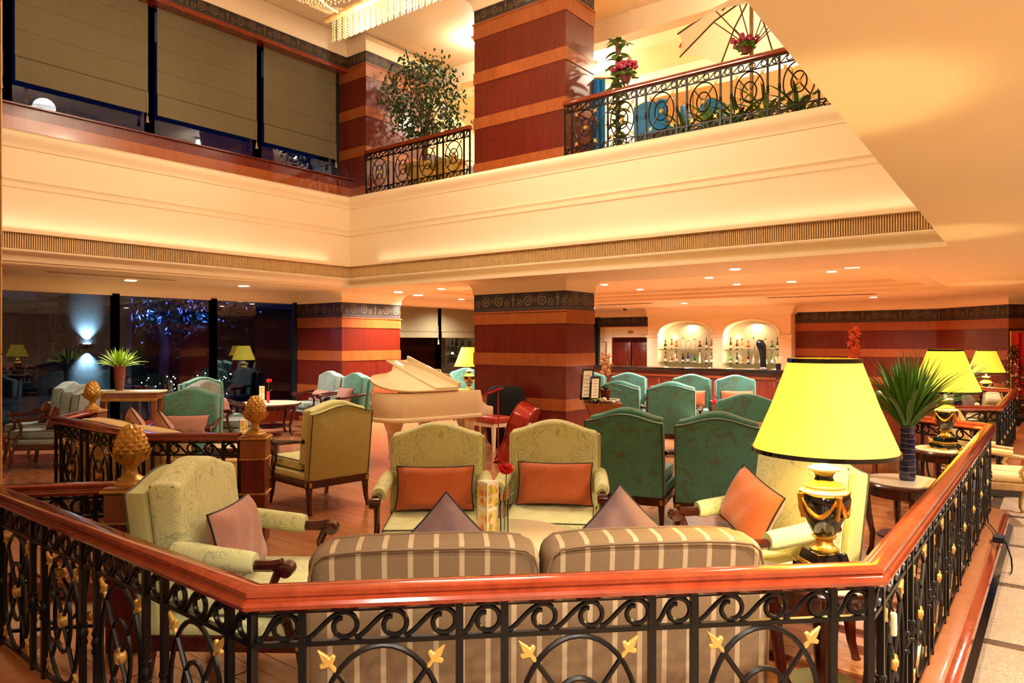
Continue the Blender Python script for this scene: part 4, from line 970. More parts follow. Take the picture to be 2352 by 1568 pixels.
# ---- gilt armchair on the corridor
ga = thing('gilt_armchair', 'carved gilt armchair with cream upholstery on the marble corridor', 'armchair', W(4.98, 7.28, -.15), face(112))
def cab(x0, y0, kx, ky):
    return MB().tube([(x0, y0, .40), (x0 + kx * .03, y0 + ky * .03, .34), (x0 + kx * .035, y0 + ky * .035, .25), (x0, y0, .13), (x0 - kx * .005, y0 - ky * .005, .06), (x0 + kx * .03, y0 + ky * .03, .015)], [.03, .034, .028, .019, .016, .026], 8)
for i in (-1, 1):
    for j in (-1, 1): cab(i * .29, j * .27, i, j).build('leg', 'gilt_wood', ga)
MB().sweep([(-.32, -.3), (.32, -.3), (.32, .3), (-.32, .3)], [(.02, .34), (.02, .41), (-.02, .41), (-.02, .34)], True).build('carved_apron', 'gilt_wood', ga, .006, 2)
MB().b2((-.31, -.29, .40), (.31, .32, .50)).build('seat', 'beige_fabric', ga, .045, 3)
MB().prism(hump(.58, .56, .98, 1.05), -.33, -.25).xf(lambda x, y, z: (x, y - .12 * (z - .5), z)).build('back_panel', 'beige_fabric', ga, .03, 2)
MB().tube([(x, -.29 - .12 * (z - .5), z) for x, z in hump(.62, .5, 1.0, 1.08)][1:] + [(-.31, -.29, .5)], .022, 8).build('back_frame', 'gilt_wood', ga)
for s in (-1, 1):
    MB().tube([(s * .31, -.30, .72), (s * .33, -.1, .70), (s * .34, .1, .67), (s * .34, .2, .66), (s * .335, .17, .60), (s * .32, .12, .52), (s * .31, .2, .41)], [.02, .022, .024, .028, .022, .02, .024], 8).build('arm', 'gilt_wood', ga)
    MB().tube([(s * .325, -.2, .725), (s * .335, .05, .70)], .034, 8).build('arm_pad', 'beige_fabric', ga)
# ================================================================= PIANO CORNER
pn = thing('grand_piano', 'white baby grand piano with its lid slightly raised', 'piano', W(-.78, 10.45), face(-129))
def pout(k=0, y0=0):
    pts = [(-.70 + k, y0), (.70 - k, y0), (.70 - k, .45)]
    for i in range(1, 13):
        t = i / 12; u = 1 - t; P = [(.70 - k, .45), (.70 - k, .95), (.15, .85), (.10, 1.25 - k)]
        pts.append(tuple(u ** 3 * P[0][m] + 3 * u * u * t * P[1][m] + 3 * u * t * t * P[2][m] + t ** 3 * P[3][m] for m in (0, 1)))
    for i in range(1, 13):
        t = i / 12; u = 1 - t; P = [(.10, 1.25 - k), (.05, 1.62 - k), (-.70 + k, 1.75 - k), (-.70 + k, 1.1)]
        pts.append(tuple(u ** 3 * P[0][m] + 3 * u * u * t * P[1][m] + 3 * u * t * t * P[2][m] + t ** 3 * P[3][m] for m in (0, 1)))
    return pts
MB().prism(pout(0, .16), .66, .98, 'xy').build('case', 'piano_white', pn, .008, 2, ang=50)
MB().prism(pout(-.015, .10), .60, .66, 'xy').build('bottom_moulding', 'piano_white', pn, .012, 2, ang=50)
MB().prism(pout(.04, .2), .962, .984, 'xy').build('soundboard', 'dark_wood', pn, smooth=False)
for sx in (-1, 1): MB().prism([(-.10, .62), (.18, .62), (.18, .98), (.12, .98), (.08, .82), (.0, .76), (-.10, .74)], sx * .70 - (.06 if sx > 0 else 0), sx * .70 + (0 if sx > 0 else .06), 'yz').build('key_cheek', 'piano_white', pn, .01, 2)
MB().b2((-.64, -.08, .64), (.64, .17, .70)).build('keybed', 'piano_white', pn, .006, 1); MB().b2((-.62, -.06, .70), (.62, .09, .715)).build('white_keys', 'porcelain', pn)
mb = MB()
for i in range(36):
    if i % 7 not in (2, 6): mb.b2((-.6 + i * .0335, .01, .715), (-.585 + i * .0335, .09, .727))
mb.build('black_keys', 'black_gloss', pn, smooth=False)
ld_ = MB().prism(pout(-.012, .50), 0, .025, 'xy')
tl = R(14)
def hinge(x, y, z): x2 = x + .70; return (-.70 + x2 * math.cos(tl) - z * math.sin(tl), y, .99 + x2 * math.sin(tl) + z * math.cos(tl))
ld_.xf(hinge).build('lid', 'piano_white', pn, .006, 2, ang=50)
MB().b2((-.70, .50, .026), (.70, .86, .05)).xf(hinge).build('folded_lid_flap', 'piano_white', pn, .006, 2); MB().b2((-.70, .47, .03), (.70, .51, .11)).xf(hinge).build('flap_edge', 'piano_white', pn, .006, 2)
MB().tube([(.55, .7, .97), (.5, .72, 1.24)], .012, 6).build('lid_prop', 'dark_wood', pn)
MB().prism([(-.42, 0), (.42, 0), (.42, .12), (.36, .15), (.34, .2), (.2, .215), (.12, .22), (.10, .27), (-.10, .27), (-.12, .22), (-.2, .215), (-.34, .2), (-.36, .15), (-.42, .12)], -.012, .012).xf(lambda x, y, z: (x, .33 + y + .25 * z, .985 + z)).build('music_desk', 'piano_white', pn, .005, 1)
for (x, y) in ((-.55, .26), (.55, .26), (-.26, 1.24)):
    lg = MB().frus((x, y), .085, .085, .13, .13, .10, .42).frus((x, y), .13, .13, .22, .22, .42, .60).build('leg', 'piano_white', pn, .008, 2)
    MB().frus((x, y), .11, .11, .10, .10, .07, .13).build('foot_block', 'piano_white', lg, .006, 1); c_ = MB().lathe([(1e-5, -.02), (.035, -.02), (.035, .02), (1e-5, .02)], 12).xf(lambda a, b, c, x=x, y=y: (x + c, y + a, .036 + b)).build('caster', 'dark_wood', lg)
MB().tube([(-.08, .45, .6), (-.08, .45, .12)], .012, 6).tube([(.08, .45, .6), (.08, .45, .12)], .012, 6).b2((-.12, .4, .08), (.12, .5, .13)).build('pedal_lyre', 'dark_wood', pn)
for i in (-1, 0, 1): MB().tube([(i * .06, .42, .10), (i * .06, .28, .06)], .011, 6).build('pedal', 'gold', pn)
bn = thing('piano_bench', 'red leather piano bench with white legs behind the piano', 'bench', W(-.38, 10.95), face(-129))
MB().b2((-.38, -.18, .42), (.38, .18, .52)).build('padded_seat', 'red_leather', bn, .025, 3); MB().b2((-.36, -.16, .36), (.36, .16, .42)).build('frame', 'piano_white', bn, .004, 1)
for i in (-1, 1):
    for j in (-1, 1): MB().frus((i * .33, j * .13), .035, .035, .055, .055, 0, .37).build('leg', 'piano_white', bn)
am = thing('amplifier', 'low black amplifier case under the piano', 'amplifier', W(-1.02, 9.75), face(170))
MB().b2((-.42, -.2, .06), (.42, .2, .30)).build('case', 'black_matte', am, .015, 2); MB().b2((-.38, .2, .09), (.38, .212, .27)).build('grille_cloth', 'vent_dark', am)
for i in (-1, 1): MB().b2((i * .35 - .03, -.15, 0), (i * .35 + .03, .15, .06)).build('foot', 'black_gloss', am)
MB().tube([(-.1, 0, .30), (-.08, 0, .325), (.08, 0, .325), (.1, 0, .30)], .01, 6).build('carry_handle', 'chrome', am)
bk_ = thing('draped_speaker', 'tall rounded loudspeaker under a black cover beside the piano', 'speaker', W(-.10, 11.2), face(180))
MB().b2((-.3, -.2, .0), (.3, .2, .95)).build('black_cover', 'black_matte', bk_, .16, 5); MB().lathe([(.22, 0), (.24, .02), (.22, .04)], 20).build('floor_ring', 'black_gloss', bk_)
# red double bass resting on its side
db = thing('double_bass', 'red lacquered double bass resting on its side before the pillar', 'double bass', W(.02, 9.75, .0), face(0))
def viol(k):
    pts = []
    H = [(0, .0), (.16, .015), (.29, .10), (.33, .25), (.29, .38), (.205, .46), (.19, .54), (.215, .62), (.25, .70), (.25, .82), (.19, .93), (.08, .985), (.045, 1.0)]
    for x, z in H: pts.append((x * k, z))
    for x, z in H[::-1][:-1]: pts.append((-x * k, z))
    return pts
rotb = Matrix.Rotation(R(24), 4, 'Y') @ Matrix.Rotation(R(-104), 4, 'Z') @ Matrix.Rotation(R(192), 4, 'Y') @ Matrix.Rotation(R(0), 4, 'Z')
def tb(x, y, z): v = rotb @ Vector((x * 1.0, y, (z - .5) * 1.0)); return (v.x + .04, v.y, v.z + .33)
bd = MB().prism(viol(1), -.11, .11).xf(tb).build('body', 'red_lacquer', db, .014, 2, ang=50)
MB().prism(viol(1.03), .108, .122).xf(tb).build('front_plate', 'red_lacquer', bd, .004, 1); MB().prism(viol(1.03), -.122, -.108).xf(tb).build('back_plate', 'red_lacquer', bd, .004, 1)
MB().b2((-.02, .04, .98), (.02, .10, 1.12)).xf(tb).build('neck', 'dark_wood', db, .006, 1); MB().prism([(-.028, .45), (.028, .45), (.02, 1.14), (-.02, 1.14)], .125, .14).xf(tb).build('fingerboard', 'black_gloss', db)
MB().lathe([(1e-5, -.03), (.03, -.03), (.034, 0), (.03, .03), (1e-5, .03)], 12).xf(lambda x, y, z: (z, .07 + x, 1.15 + y)).xf(tb).build('scroll', 'gold', db)
for s in (-1, 1): MB().tube([(s * .10, .125, .26), (s * .12, .125, .30), (s * .10, .125, .36), (s * .12, .125, .42)], .006, 5).xf(tb).build('f_hole', 'black_gloss', db)
MB().prism([(-.07, .24), (.07, .24), (.05, .30), (-.05, .30)], .12, .16).xf(tb).build('bridge', 'amber_wood', db)
rs = thing('red_stand', 'thin red music stand with tilted plate in front of the piano bench', 'stand', W(-.18, 9.3), face(30))
MB().tube([(0, 0, .0), (0, 0, .98)], .008, 8).build('pole', 'red_lacquer', rs); MB().box((0, 0, 0), (.2, .14, .012)).xf(lambda x, y, z: (x - .06, y, 1.0 + z + x * .4)).build('plate', 'petal_red', rs)
for k in range(3): q = k * 2.1; MB().tube([(0, 0, .12), (.18 * math.cos(q), .18 * math.sin(q), .01)], .007, 6).build('foot', 'red_lacquer', rs)
# ================================================================= PLANTS AND FLOWERS
def blade(L, w, bend, mat, n=7):
    def mk():
        vs = []; fs_ = []
        for i in range(n + 1):
            t = i / n; ww = w * (math.sin(math.pi * min(1, .12 + t * .88)) ** .8) * (1 - .3 * t); x = bend * t * t * L; z = L * (t - .28 * bend * t ** 3)
            vs += [(x, -ww / 2, z), (x - ww * .18, 0, z + .001), (x, ww / 2, z)]
        for i in range(n):
            for j in (0, 1): a = i * 3 + j; fs_.append((a, a + 1, a + 4, a + 3))
        return MB().add(vs, fs_).mesh('leaf', mat, ang=80)
    return cached(('blade', L, w, bend, mat), mk)
def tuft(parent, z, n, L, w, mat, spread=1.0, base_r=.02):
    rd = random.Random(n * 7 + int(L * 100))
    for i in range(n):
        q = i * 2.399 + rd.uniform(-.2, .2); k = (i + .5) / n; b = (.05, .16, .32, .5)[min(3, int(k * 4))]
        tl_ = R(6 + 46 * k * spread); sL = rd.uniform(.8, 1.08)
        e = (Matrix.Rotation(q, 4, 'Z') @ Matrix.Rotation(tl_ * .75, 4, 'Y')).to_euler()
        put('leaf', blade(L, w, b, mat), parent, (base_r * math.cos(q), base_r * math.sin(q), z), e, (sL, 1, sL))
v = thing('striped_vase', 'tall dark blue glass vase with swirled bands, full of slender green leaves', 'vase', W(3.02, 5.42, .593))
MB().lathe([(.052, 0), (.058, .02), (.056, .15), (.05, .3), (.048, .45), (.055, .5), (.05, .5), (.043, .45), (.045, .1), (1e-5, .08)], 24).build('glass_body', 'navy_vase', v)
mb = MB(); 
for k in range(11):
    zz = .03 + k * .042; rr = .0585 - .011 * (zz / .5)
    mb.tube([(rr * math.cos(q * .4), rr * math.sin(q * .4), zz + .006 * math.sin(q * .4 + k)) for q in range(16)], .0025, 4, True)
mb.build('swirled_bands', 'vase_band', v)
tuft(v, .38, 130, .60, .036, 'leaf', .78, .026)
v = thing('palm_vase', 'slim vase of green palm leaves beyond the middle lamp', 'vase', W(6.03, 9.6, .60))
MB().lathe([(.05, 0), (.056, .02), (.05, .3), (.055, .42), (.045, .42), (.04, .1), (1e-5, .08)], 20).build('glass_body', 'navy_vase', v); tuft(v, .36, 44, .56, .05, 'leaf', 1.0)
round_table('small round table under the palm vase at the far right', 6.03, 9.6, .25, .585)
v = thing('tall_planter', 'tall slim vase with a spray of lime green leaves on the console', 'vase', W(-6.25, 11.3, .87))
MB().lathe([(.05, 0), (.06, .02), (.07, .12), (.085, .3), (.09, .42), (.075, .42), (.06, .2), (1e-5, .15)], 20).build('vase_body', 'terracotta', v); tuft(v, .34, 70, .36, .034, 'leaf_lime', 1.3, .05)
def stemvase(label, X_, d, z, col='clear_glass', h=.2, water=True, fl='petal_red', Lx=.02):
    t = thing('flower_vase', label, 'vase', W(X_, d, z))
    MB().lathe([(.024, 0), (.026, .006), (.026, h), (.023, h), (.023, .012), (1e-5, .012)], 16).build('glass_tube', col, t)
    MB().tube([(0, 0, .02), (Lx * .3, 0, h * .6), (Lx, .0, h + .16)], .0028, 5).build('stem', 'leaf_dark', t)
    rd = random.Random(3); mb = MB(); c = Vector((Lx, 0, h + .18))
    for i in range(46):
        y = 1 - 2 * (i + .5) / 46; r_ = math.sqrt(max(0, 1 - y * y)); q = i * 2.4; n_ = Vector((r_ * math.cos(q), r_ * math.sin(q), y * .8 + .15)); a = n_.orthogonal().normalized(); b = n_.cross(a)
        o_ = c + n_ * .006; tip = c + n_ * .042
        mb.add([o_ - a * .004, tip - a * .013 + b * .004, tip + n_ * .006, tip + a * .013 - b * .004, o_ + a * .004], [(0, 1, 2), (0, 2, 4), (4, 2, 3)])
    mb.build('blossom', fl, t, smooth=False)
    for s in (-1, 1): put('leaf', blade(.14, .012, .5, 'leaf_dark'), t, (Lx * .4, 0, h * .8), (0, R(25 * s), 0))
    return t
stemvase('glass tube vase with a single red carnation on the white coffee table', -.045, 4.12, .535, h=.19)
stemvase('red tube vase with one red flower on the far round table', -4.28, 12.45, .575, 'petal_red', .20)
stemvase('small vase with a red flower on the table among the teal chairs', 2.78, 9.75, .515, 'clear_glass', .12)
def menu_card(label, X_, d, z, h=.30, w=.10, cols=('petal_orange', 'leaf_lime', 'yellow_pot')):
    t = thing('menu_card', label, 'menu', W(X_, d, z), face(180), 'table menu cards')
    MB().prism([(-w / 2, -.03), (w / 2, -.03), (0, .055)], 0, h, 'xy').build('card', 'paper', t, .002, 1)
    for sd in (-1, 1):
        nx, ny = sd * .085, w / 2; l_ = math.hypot(nx, ny); nx /= l_; ny /= l_; tx, ty = -sd * w / 2 / l_ , .085 / l_
        for z0, z1 in ((.04, .46), (.52, .94)):
            p = [(sd * w / 2 + tx * u * l_ + nx * .0008, -.03 + ty * u * l_ + ny * .0008) for u in (.08, .92)]
            MB().quad((p[0][0], p[0][1], h * z0), (p[1][0], p[1][1], h * z0), (p[1][0], p[1][1], h * z1), (p[0][0], p[0][1], h * z1)).build('drinks_photo', 'drinks_print', t, smooth=False)
    return t
menu_card('three-sided fruit drinks menu card on the white coffee table', -.14, 4.1, .535, .31, .125)
menu_card('drinks menu card on the table behind the middle newel post', -3.02, 7.95, .515, .26)
menu_card('pale yellow menu card on the far round table', -4.45, 12.6, .575, .28, .10, ('yellow_pot', 'yellow_pot', 'yellow_pot'))
def orchid(label, pos, h, mat, n, pot='terracotta', seed=1):
    t = thing('potted_orchid', label, 'orchid', pos); rd = random.Random(seed)
    MB().lathe([(.05, 0), (.055, .01), (.075, .13), (.08, .135), (.07, .135), (1e-5, .12)], 18).build('pot', pot, t)
    for k in range(6): put('leaf', blade(.2, .045, .8, 'leaf_dark'), t, (0, 0, .12), (0, R(30 + 8 * (k % 3)), k * 1.05))
    pts = [(.0, 0, .12), (.01, 0, .12 + h * .4), (.0, .01, .12 + h * .8), (-.03, .02, .12 + h)]
    MB().tube(pts, .004, 5).build('stem', 'leaf_dark', t)
    def fm():
        mb = MB()
        for k in range(5):
            q = 2 * math.pi * k / 5; c_, s_ = math.cos(q), math.sin(q)
            mb.add([(0, 0, 0), (.018 * c_ - .014 * s_, .008, .018 * s_ + .014 * c_), (.038 * c_, .0, .038 * s_), (.018 * c_ + .014 * s_, .008, .018 * s_ - .014 * c_)], [(0, 1, 2, 3)])
        mb.ball((0, -.006, -.004), .008, 6, 4); return mb.mesh('orchid_bloom', mat, smooth=False)
    me = cached(('orch', mat), fm)
    for i in range(n):
        u = .45 + .6 * i / n; q = i * 2.4; put('orchid_bloom', me, t, (.045 * math.cos(q), .045 * math.sin(q), .12 + h * u), (0, rd.uniform(-.4, .4), face(180) + R(180) + rd.uniform(-.5, .5)), (1.25,) * 3)
    return t
orchid('red-orange orchid in bloom on the host desk behind the big lamp', W(3.98, 8.25, 1.05), .62, 'petal_orange', 13, seed=4)
# pedestal stand by the main pillar
ps = thing('pedestal_stand', 'flared wooden pedestal with a pebble-edged round top beside the pillar', 'stand', W(1.24, 9.75), face(180))
MB().frus((0, 0), .36, .30, .30, .26, 0, .58).frus((0, 0), .30, .26, .5, .46, .58, .82).build('column', 'amber_wood', ps, .006, 1)
MB().lathe([(1e-5, .82), (.24, .82), (.25, .835), (.24, .85), (1e-5, .85)], 36).build('round_top', 'dark_wood', ps)
mb = MB()
for k in range(40): q = 2 * math.pi * k / 40; mb.ball((.225 * math.cos(q), .225 * math.sin(q), .853), .017, 6, 4, (1, 1, .5))
mb.build('pebble_edge', 'pebble', ps)
orchid('peach orchid in a brown pot on the pedestal by the pillar', W(1.28, 9.72, .855), .50, 'petal_peach', 12, seed=9)
for lb, X_, dd, z_, w_, h_, rz_ in (('tall black framed menu leaning on the pedestal top', 1.00, 9.62, .86, .17, .42, 14), ('smaller black framed menu beside the orchid pot', 1.10, 9.50, .86, .15, .32, 20)):
    fr = thing('framed_menu', lb, 'frame', W(X_, dd, z_), face(180 - rz_ + 4)); rk2 = lambda x, y, z: (x - .12 * z, y - .15 * z, z)
    MB().b2((-w_ / 2, -.012, 0), (w_ / 2, .01, h_)).xf(rk2).build('frame', 'black_gloss', fr, .003, 1); MB().b2((-w_ / 2 + .025, .010, .035), (w_ / 2 - .025, .013, h_ - .03)).xf(rk2).build('menu_sheet', 'paper', fr)
    for k in range(6): MB().b2((-w_ / 2 + .04, .0131, .07 + k * h_ * .12), (w_ / 2 - .045, .0135, .075 + k * h_ * .12)).xf(rk2).build('text_line', 'bark', fr)
st = thing('round_stone', 'pale oval stone on the pedestal top', 'stone', W(1.24, 9.55, .872)); MB().ball((0, 0, 0), .035, 14, 9, (1.3, .9, .75)).build('stone_body', 'pebble', st); MB().ball((.0, .0, .004), .034, 10, 6, (1.2, .8, .7)).build('stone_vein', 'cream_trim', st)
cp = thing('creeper_sprig', 'small green and white creeper sprig on the pedestal top', 'plant', W(1.13, 9.52, .865))
for k in range(9): put('leaf', blade(.08, .035, .7, 'leaf_lime'), cp, (0, 0, 0), (0, R(40 + 10 * (k % 3)), k * .7))
MB().ball((0, 0, 0), .015, 8, 5).build('root_ball', 'bark', cp)
# ================================================================= BLINDS
def blind(label, x0, x1, y, z0, z1, mat='blind_weave', fold=True):
    t = thing('roman_blind', label, 'blind', ((x0 + x1) / 2, y, z0), 0, 'roman blinds'); w_ = x1 - x0; h_ = z1 - z0
    MB().b2((-w_ / 2, -.012, .33 if fold else .14), (w_ / 2, 0, h_)).build('fabric_panel', mat, t, .003, 1)
    b = .33 if fold else .14
    MB().b2((-w_ / 2, -.03, 0), (w_ / 2, -.012, b + .01)).build('bottom_fold', mat, t, .005, 1); MB().b2((-w_ / 2, -.034, b), (w_ / 2, -.01, b + .012)).build('fold_rod', 'blind_line', t)
    for k in range(1, 4 if fold else 1): MB().b2((-w_ / 2, -.0145, b + k * .38), (w_ / 2, -.012, b + k * .38 + .004)).build('stitch_line', 'blind_line', t)
    MB().tube([(w_ / 2 - .03, -.05, .3), (w_ / 2 - .03, -.05, -.05)], .004, 5).build('pull_cord', 'tassel', t); MB().lathe([(.008, -.05), (.02, -.07), (.014, -.09), (.03, -.16), (1e-5, -.16)], 10, (w_ / 2 - .03, -.05, 0)).build('tassel', 'tassel', t)
for i, s in enumerate(('left', 'middle', 'right')): blind('olive woven roman blind over the upper window, %s of three' % s, ux[i] + .07, ux[i + 1] - .07, 11.33, 5.22, 6.95)
blind('olive woven roman blind at the far left edge of the upper windows', .6, 3.36, 11.33, 5.22, 6.95)
for i, s in enumerate(('left', 'right')): blind('short pale roman blind on the rear window, %s of two behind the piano' % s, bx[i] + .06, bx[i + 1] - .06, 12.16, 1.74, 2.47, fold=False)
# ================================================================= CEILING LIGHTS
def downlight(label, px, py, z, r, power, glow='bulb', group='recessed downlights under the mezzanine'):
    d = (z - EYE) * F / (784 - py); p = W((px - 1176) / F * d, d, z)
    t = thing('downlight', label, 'downlight', p, 0, group)
    MB().lathe([(r, -.004), (r * 1.25, -.006), (r * 1.3, 0), (r, .004)], 20).build('trim_ring', 'cream_trim', t); MB().lathe([(1e-5, -.014), (r, -.012), (r, .0), (1e-5, .0)], 20).build('lens', glow, t)
    if power: l = lamp('SPOT', (0, 0, -.02), power * 4.8, NEUT, r, 150, .8); l.parent = t
for lb, px, py, z, r, pw in (('round downlight in the soffit, farthest left', 300, 643, ZL, .06, 40), ('round downlight in the soffit, second from the left', 560, 656, ZL, .06, 40), ('round downlight left of the banded pillar, nearer one', 915, 670, ZL, .06, 50), ('round downlight left of the banded pillar, farther one', 960, 677, ZL, .07, 50),
    ('small downlight right of the pillar cap', 1388, 653, ZT, .05, 45), ('small downlight beyond the pillar cap', 1470, 664, ZT, .05, 45), ('large round downlight left of centre in the tray ceiling', 1580, 633, ZT, .10, 70), ('small downlight beside the large left one', 1628, 637, ZT, .05, 40),
    ('bright downlight in the middle of the tray ceiling', 1818, 646, ZT, .06, 70), ('large round downlight right of centre in the tray ceiling', 1958, 612, ZT, .10, 70), ('small downlight beside the large right one', 1910, 623, ZT, .05, 40), ('small downlight above the bar end', 1692, 652, ZT, .05, 40), ('downlight at the right end of the ceiling tray', 2140, 640, ZT, .07, 70)):
    r *= 1.4
    downlight(lb, px, py, z, r, pw)
for lb, x, y in (('added fill downlight before the cream doorway', 18.4, 11.2), ('added fill downlight before the rear blinds', 12.6, 11.3), ('added fill downlight before the banded wall at the far right', 17.8, 3.4), ('added fill downlight before the bar niche', 17.6, 7.9), ('added fill downlight between the pillars', 9.9, 9.4), ('added fill downlight behind the long balcony front', 9.7, 3.6)):  # extra downlights added to brighten dark parts of the lounge
    t = thing('downlight', lb, 'downlight', (x, y, ZL), 0, 'recessed downlights under the mezzanine')
    MB().lathe([(.07, -.004), (.09, -.006), (.09, 0), (.07, .004)], 20).build('trim_ring', 'cream_trim', t); MB().lathe([(1e-5, -.012), (.07, -.01), (.07, 0), (1e-5, 0)], 20).build('lens', 'bulb', t)
    l = lamp('SPOT', (0, 0, -.03), 210, NEUT, .07, 150, .8); l.parent = t
for i, (x, y, pw) in enumerate(((6.2, -.9, 80), (3.2, -.9, 80), (.4, -1.0, 80), (9.2, -.9, 70), (12.5, -.9, 60), (1.1, .3, 30), (2.0, .32, 26), (-.1, .2, 50), (-1.4, .15, 50))):   # unseen corridor fill spots added without fixtures, most beside and behind the viewpoint
    if y > .4: continue
    l = lamp('SPOT', (x, y, ZL - .03), pw * 3, NEUT, .08, 140, .8)
SPL = ('nearest to the umbrella', 'above the potted ficus', 'in the middle row, right', 'in the middle row, left', 'at the back beside the pillar, added to overexpose the wall', 'at the back, far right')
for i, (x, y, z, pw) in enumerate(((10.6, 3.2, 7.45, 90), (10.4, 8.9, 7.4, 60), (13.0, 4.4, 7.4, 120), (12.8, 7.8, 7.4, 120), (15.6, 9.3, 6.3, 420), (15.8, 2.6, 6.6, 160))):  # the strongest, at the back, is added to overexpose the pale wall
    t = thing('downlight', 'bright spotlight in the upper ceiling, ' + SPL[i], 'downlight', (x, y, z), 0, 'upper floor spotlights')
    MB().lathe([(.06, -.01), (.09, -.012), (.09, .03), (.06, .05)], 18).build('trim_ring', 'cream_trim', t); MB().ball((0, 0, -.02), .05, 12, 8).build('lens', 'bulb', t)
    l = lamp('POINT', (0, 0, -.12), pw * .42, SOFT, .06); l.parent = t
t = thing('spotlight', 'ceiling spotlight washing the front of the upper pillar', 'spotlight', (8.75, 7.1, 7.46)); MB().lathe([(.05, -.03), (.07, -.03), (.07, .04), (.05, .04)], 16).build('housing', 'cream_trim', t); MB().ball((0, 0, -.02), .045, 10, 6).build('lens', 'bulb', t)
l = lamp('SPOT', (0, 0, -.06), 90, SOFT, .04, 70, .5, rot=(0, R(14), 0)); l.parent = t
# chandelier
ch = thing('crystal_chandelier', 'large boat-shaped crystal bead chandelier with gilt bars', 'chandelier', (5.55, 5.55, 5.62))
rx, ry, hz = .85, 2.2, .5
mb = MB(); rd = random.Random(5)
def surf(u, s): 
    q = 2 * math.pi * u; rr = math.sin(math.pi / 2 * s) ** .85; cq, sq = math.cos(q), math.sin(q); return (rx * rr * math.copysign(abs(cq) ** .55, cq), ry * rr * math.copysign(abs(sq) ** .55, sq), hz * (1 - math.cos(math.pi / 2 * s)) ** .9)
for i in range(3, 30):
    s = i / 30; cnt = int(30 + 190 * s)
    for k in range(cnt):
        x, y, z = surf((k + .5 * (i % 2)) / cnt, s); mb.ball((x, y, z), .0125, 4, 2, (1, 1, 1.25))
o = mb.build('crystal_net', 'crystal', ch, smooth=False); o['kind'] = 'stuff'
mb = MB()
for xx, zt_, nb in ((.07, .05, 9), (.17, .10, 9), (.27, .16, 9), (.37, .23, 9), (.48, .32, 8)):
    for k in range(64):
        yy = -1.6 + 3.25 * k / 63
        for j in range(nb): mb.ball((xx + .01 * (k % 2), yy, zt_ - j * .034), .0135, 4, 2, (1, 1, 1.3))
o = mb.build('crystal_fringe', 'crystal', ch, smooth=False); o['kind'] = 'stuff'
for x in (0,): MB().tube([(x, -1.7, .02), (x, 1.68, .02)], .04, 10).build('gilt_keel', 'gilt_wood', ch)
for yy in (-.9, -.3, .3, .9, 1.4):
    sc2 = math.sqrt(1 - (yy / ry) ** 2); MB().tube([(rx * sc2 * math.sin(q), yy, hz * (1 - math.cos(q)) * .95 + .02) for q in [(-1.4 + 2.8 * i / 14) for i in range(15)]], .012, 6).build('gilt_rib', 'gilt_wood', ch)
MB().lathe([(.04, .9), (.04, 1.85), (.16, 1.87), (.16, 1.88)], 14).build('hanging_rod', 'gilt_wood', ch)
for yy in (-1.1, -.4, .3, 1.0):
    for xx in (-.3, .3): MB().ball((xx, yy, .55), .035, 8, 6).build('bulb', 'bulb', ch)
    l = lamp('POINT', (0, yy, -.25), 44, WARM, .25); l.parent = ch
    l = lamp('POINT', (0, yy, .75), 14, WARM, .2); l.parent = ch
# ================================================================= UPPER FLOOR
def tree(label, pos, H, crown_r, nleaf, pot_r, pot_h, seed):
    t = thing('potted_tree', label, 'tree', pos); rd = random.Random(seed)
    MB().lathe([(pot_r * .7, 0), (pot_r * .8, .03), (pot_r * .95, pot_h * .6), (pot_r, pot_h * .85), (pot_r * 1.1, pot_h * .88), (pot_r * 1.1, pot_h), (pot_r * .95, pot_h), (1e-5, pot_h * .9)], 24).build('pot', 'yellow_pot', t)
    for k in range(4): q = k * 1.6; MB().tube([(.03 * math.cos(q), .03 * math.sin(q), pot_h * .8), (.05 * math.cos(q + 1), .05 * math.sin(q + 1), H * .5), (.25 * math.cos(q), .25 * math.sin(q), H * .8)], [.025, .02, .01], 6).build('trunk', 'bark', t)
    mb = MB(); cl = []
    for i in range(46):
        y = 1 - 2 * (i + .5) / 46; q = i * 2.399; r_ = math.sqrt(1 - y * y) * rd.uniform(.55, 1.05)
        cl.append(Vector((crown_r * r_ * math.cos(q), crown_r * r_ * math.sin(q), H * .70 + y * crown_r * (1.05 if y > 0 else .8))))
    for c in cl[::2]: MB().tube([(0, 0, H * .5), (c.x * .5, c.y * .5, (H * .55 + c.z) / 2 + .1), tuple(c)], [.012, .008, .004], 5).build('branch', 'bark', t)
    for i in range(nleaf):
        c = cl[rd.randrange(46)] + Vector((rd.gauss(0, .13), rd.gauss(0, .13), rd.gauss(0, .10))); n_ = Vector((rd.gauss(0, .8), rd.gauss(0, .8), rd.gauss(0, .5) - .8)).normalized(); a = n_.cross(Vector((rd.gauss(0, 1), rd.gauss(0, 1), rd.gauss(0, 1)))).normalized(); L = rd.uniform(.07, .12)
        mb.add([c, c + n_ * L * .4 + a * L * .24, c + n_ * L, c + n_ * L * .4 - a * L * .24], [(0, 1, 2, 3)])
    o = mb.build('foliage', 'leaf_dark', t, smooth=False); o['kind'] = 'stuff'; return t
tp = PD(976, 13.6); tree('tall leafy ficus tree in a yellow pot behind the upper railing', (tp.x, tp.y, 4.39), 2.6, .74, 2500, .36, .62, 11)
pp = PD(1037, 13.3); t = thing('yellow_planter', 'wide yellow planter with trailing greenery beside the ficus pot', 'planter', (pp.x, pp.y, 4.39)); MB().lathe([(.2, 0), (.25, .3), (.28, .55), (.31, .56), (.31, .62), (.25, .62), (1e-5, .56)], 24).build('pot', 'yellow_pot', t)
for k in range(26): put('leaf', blade(.4, .06, .9, 'leaf'), t, (.1 * math.cos(k), .1 * math.sin(k), .56), (0, R(20 + 3 * (k % 12)), k * 2.4))
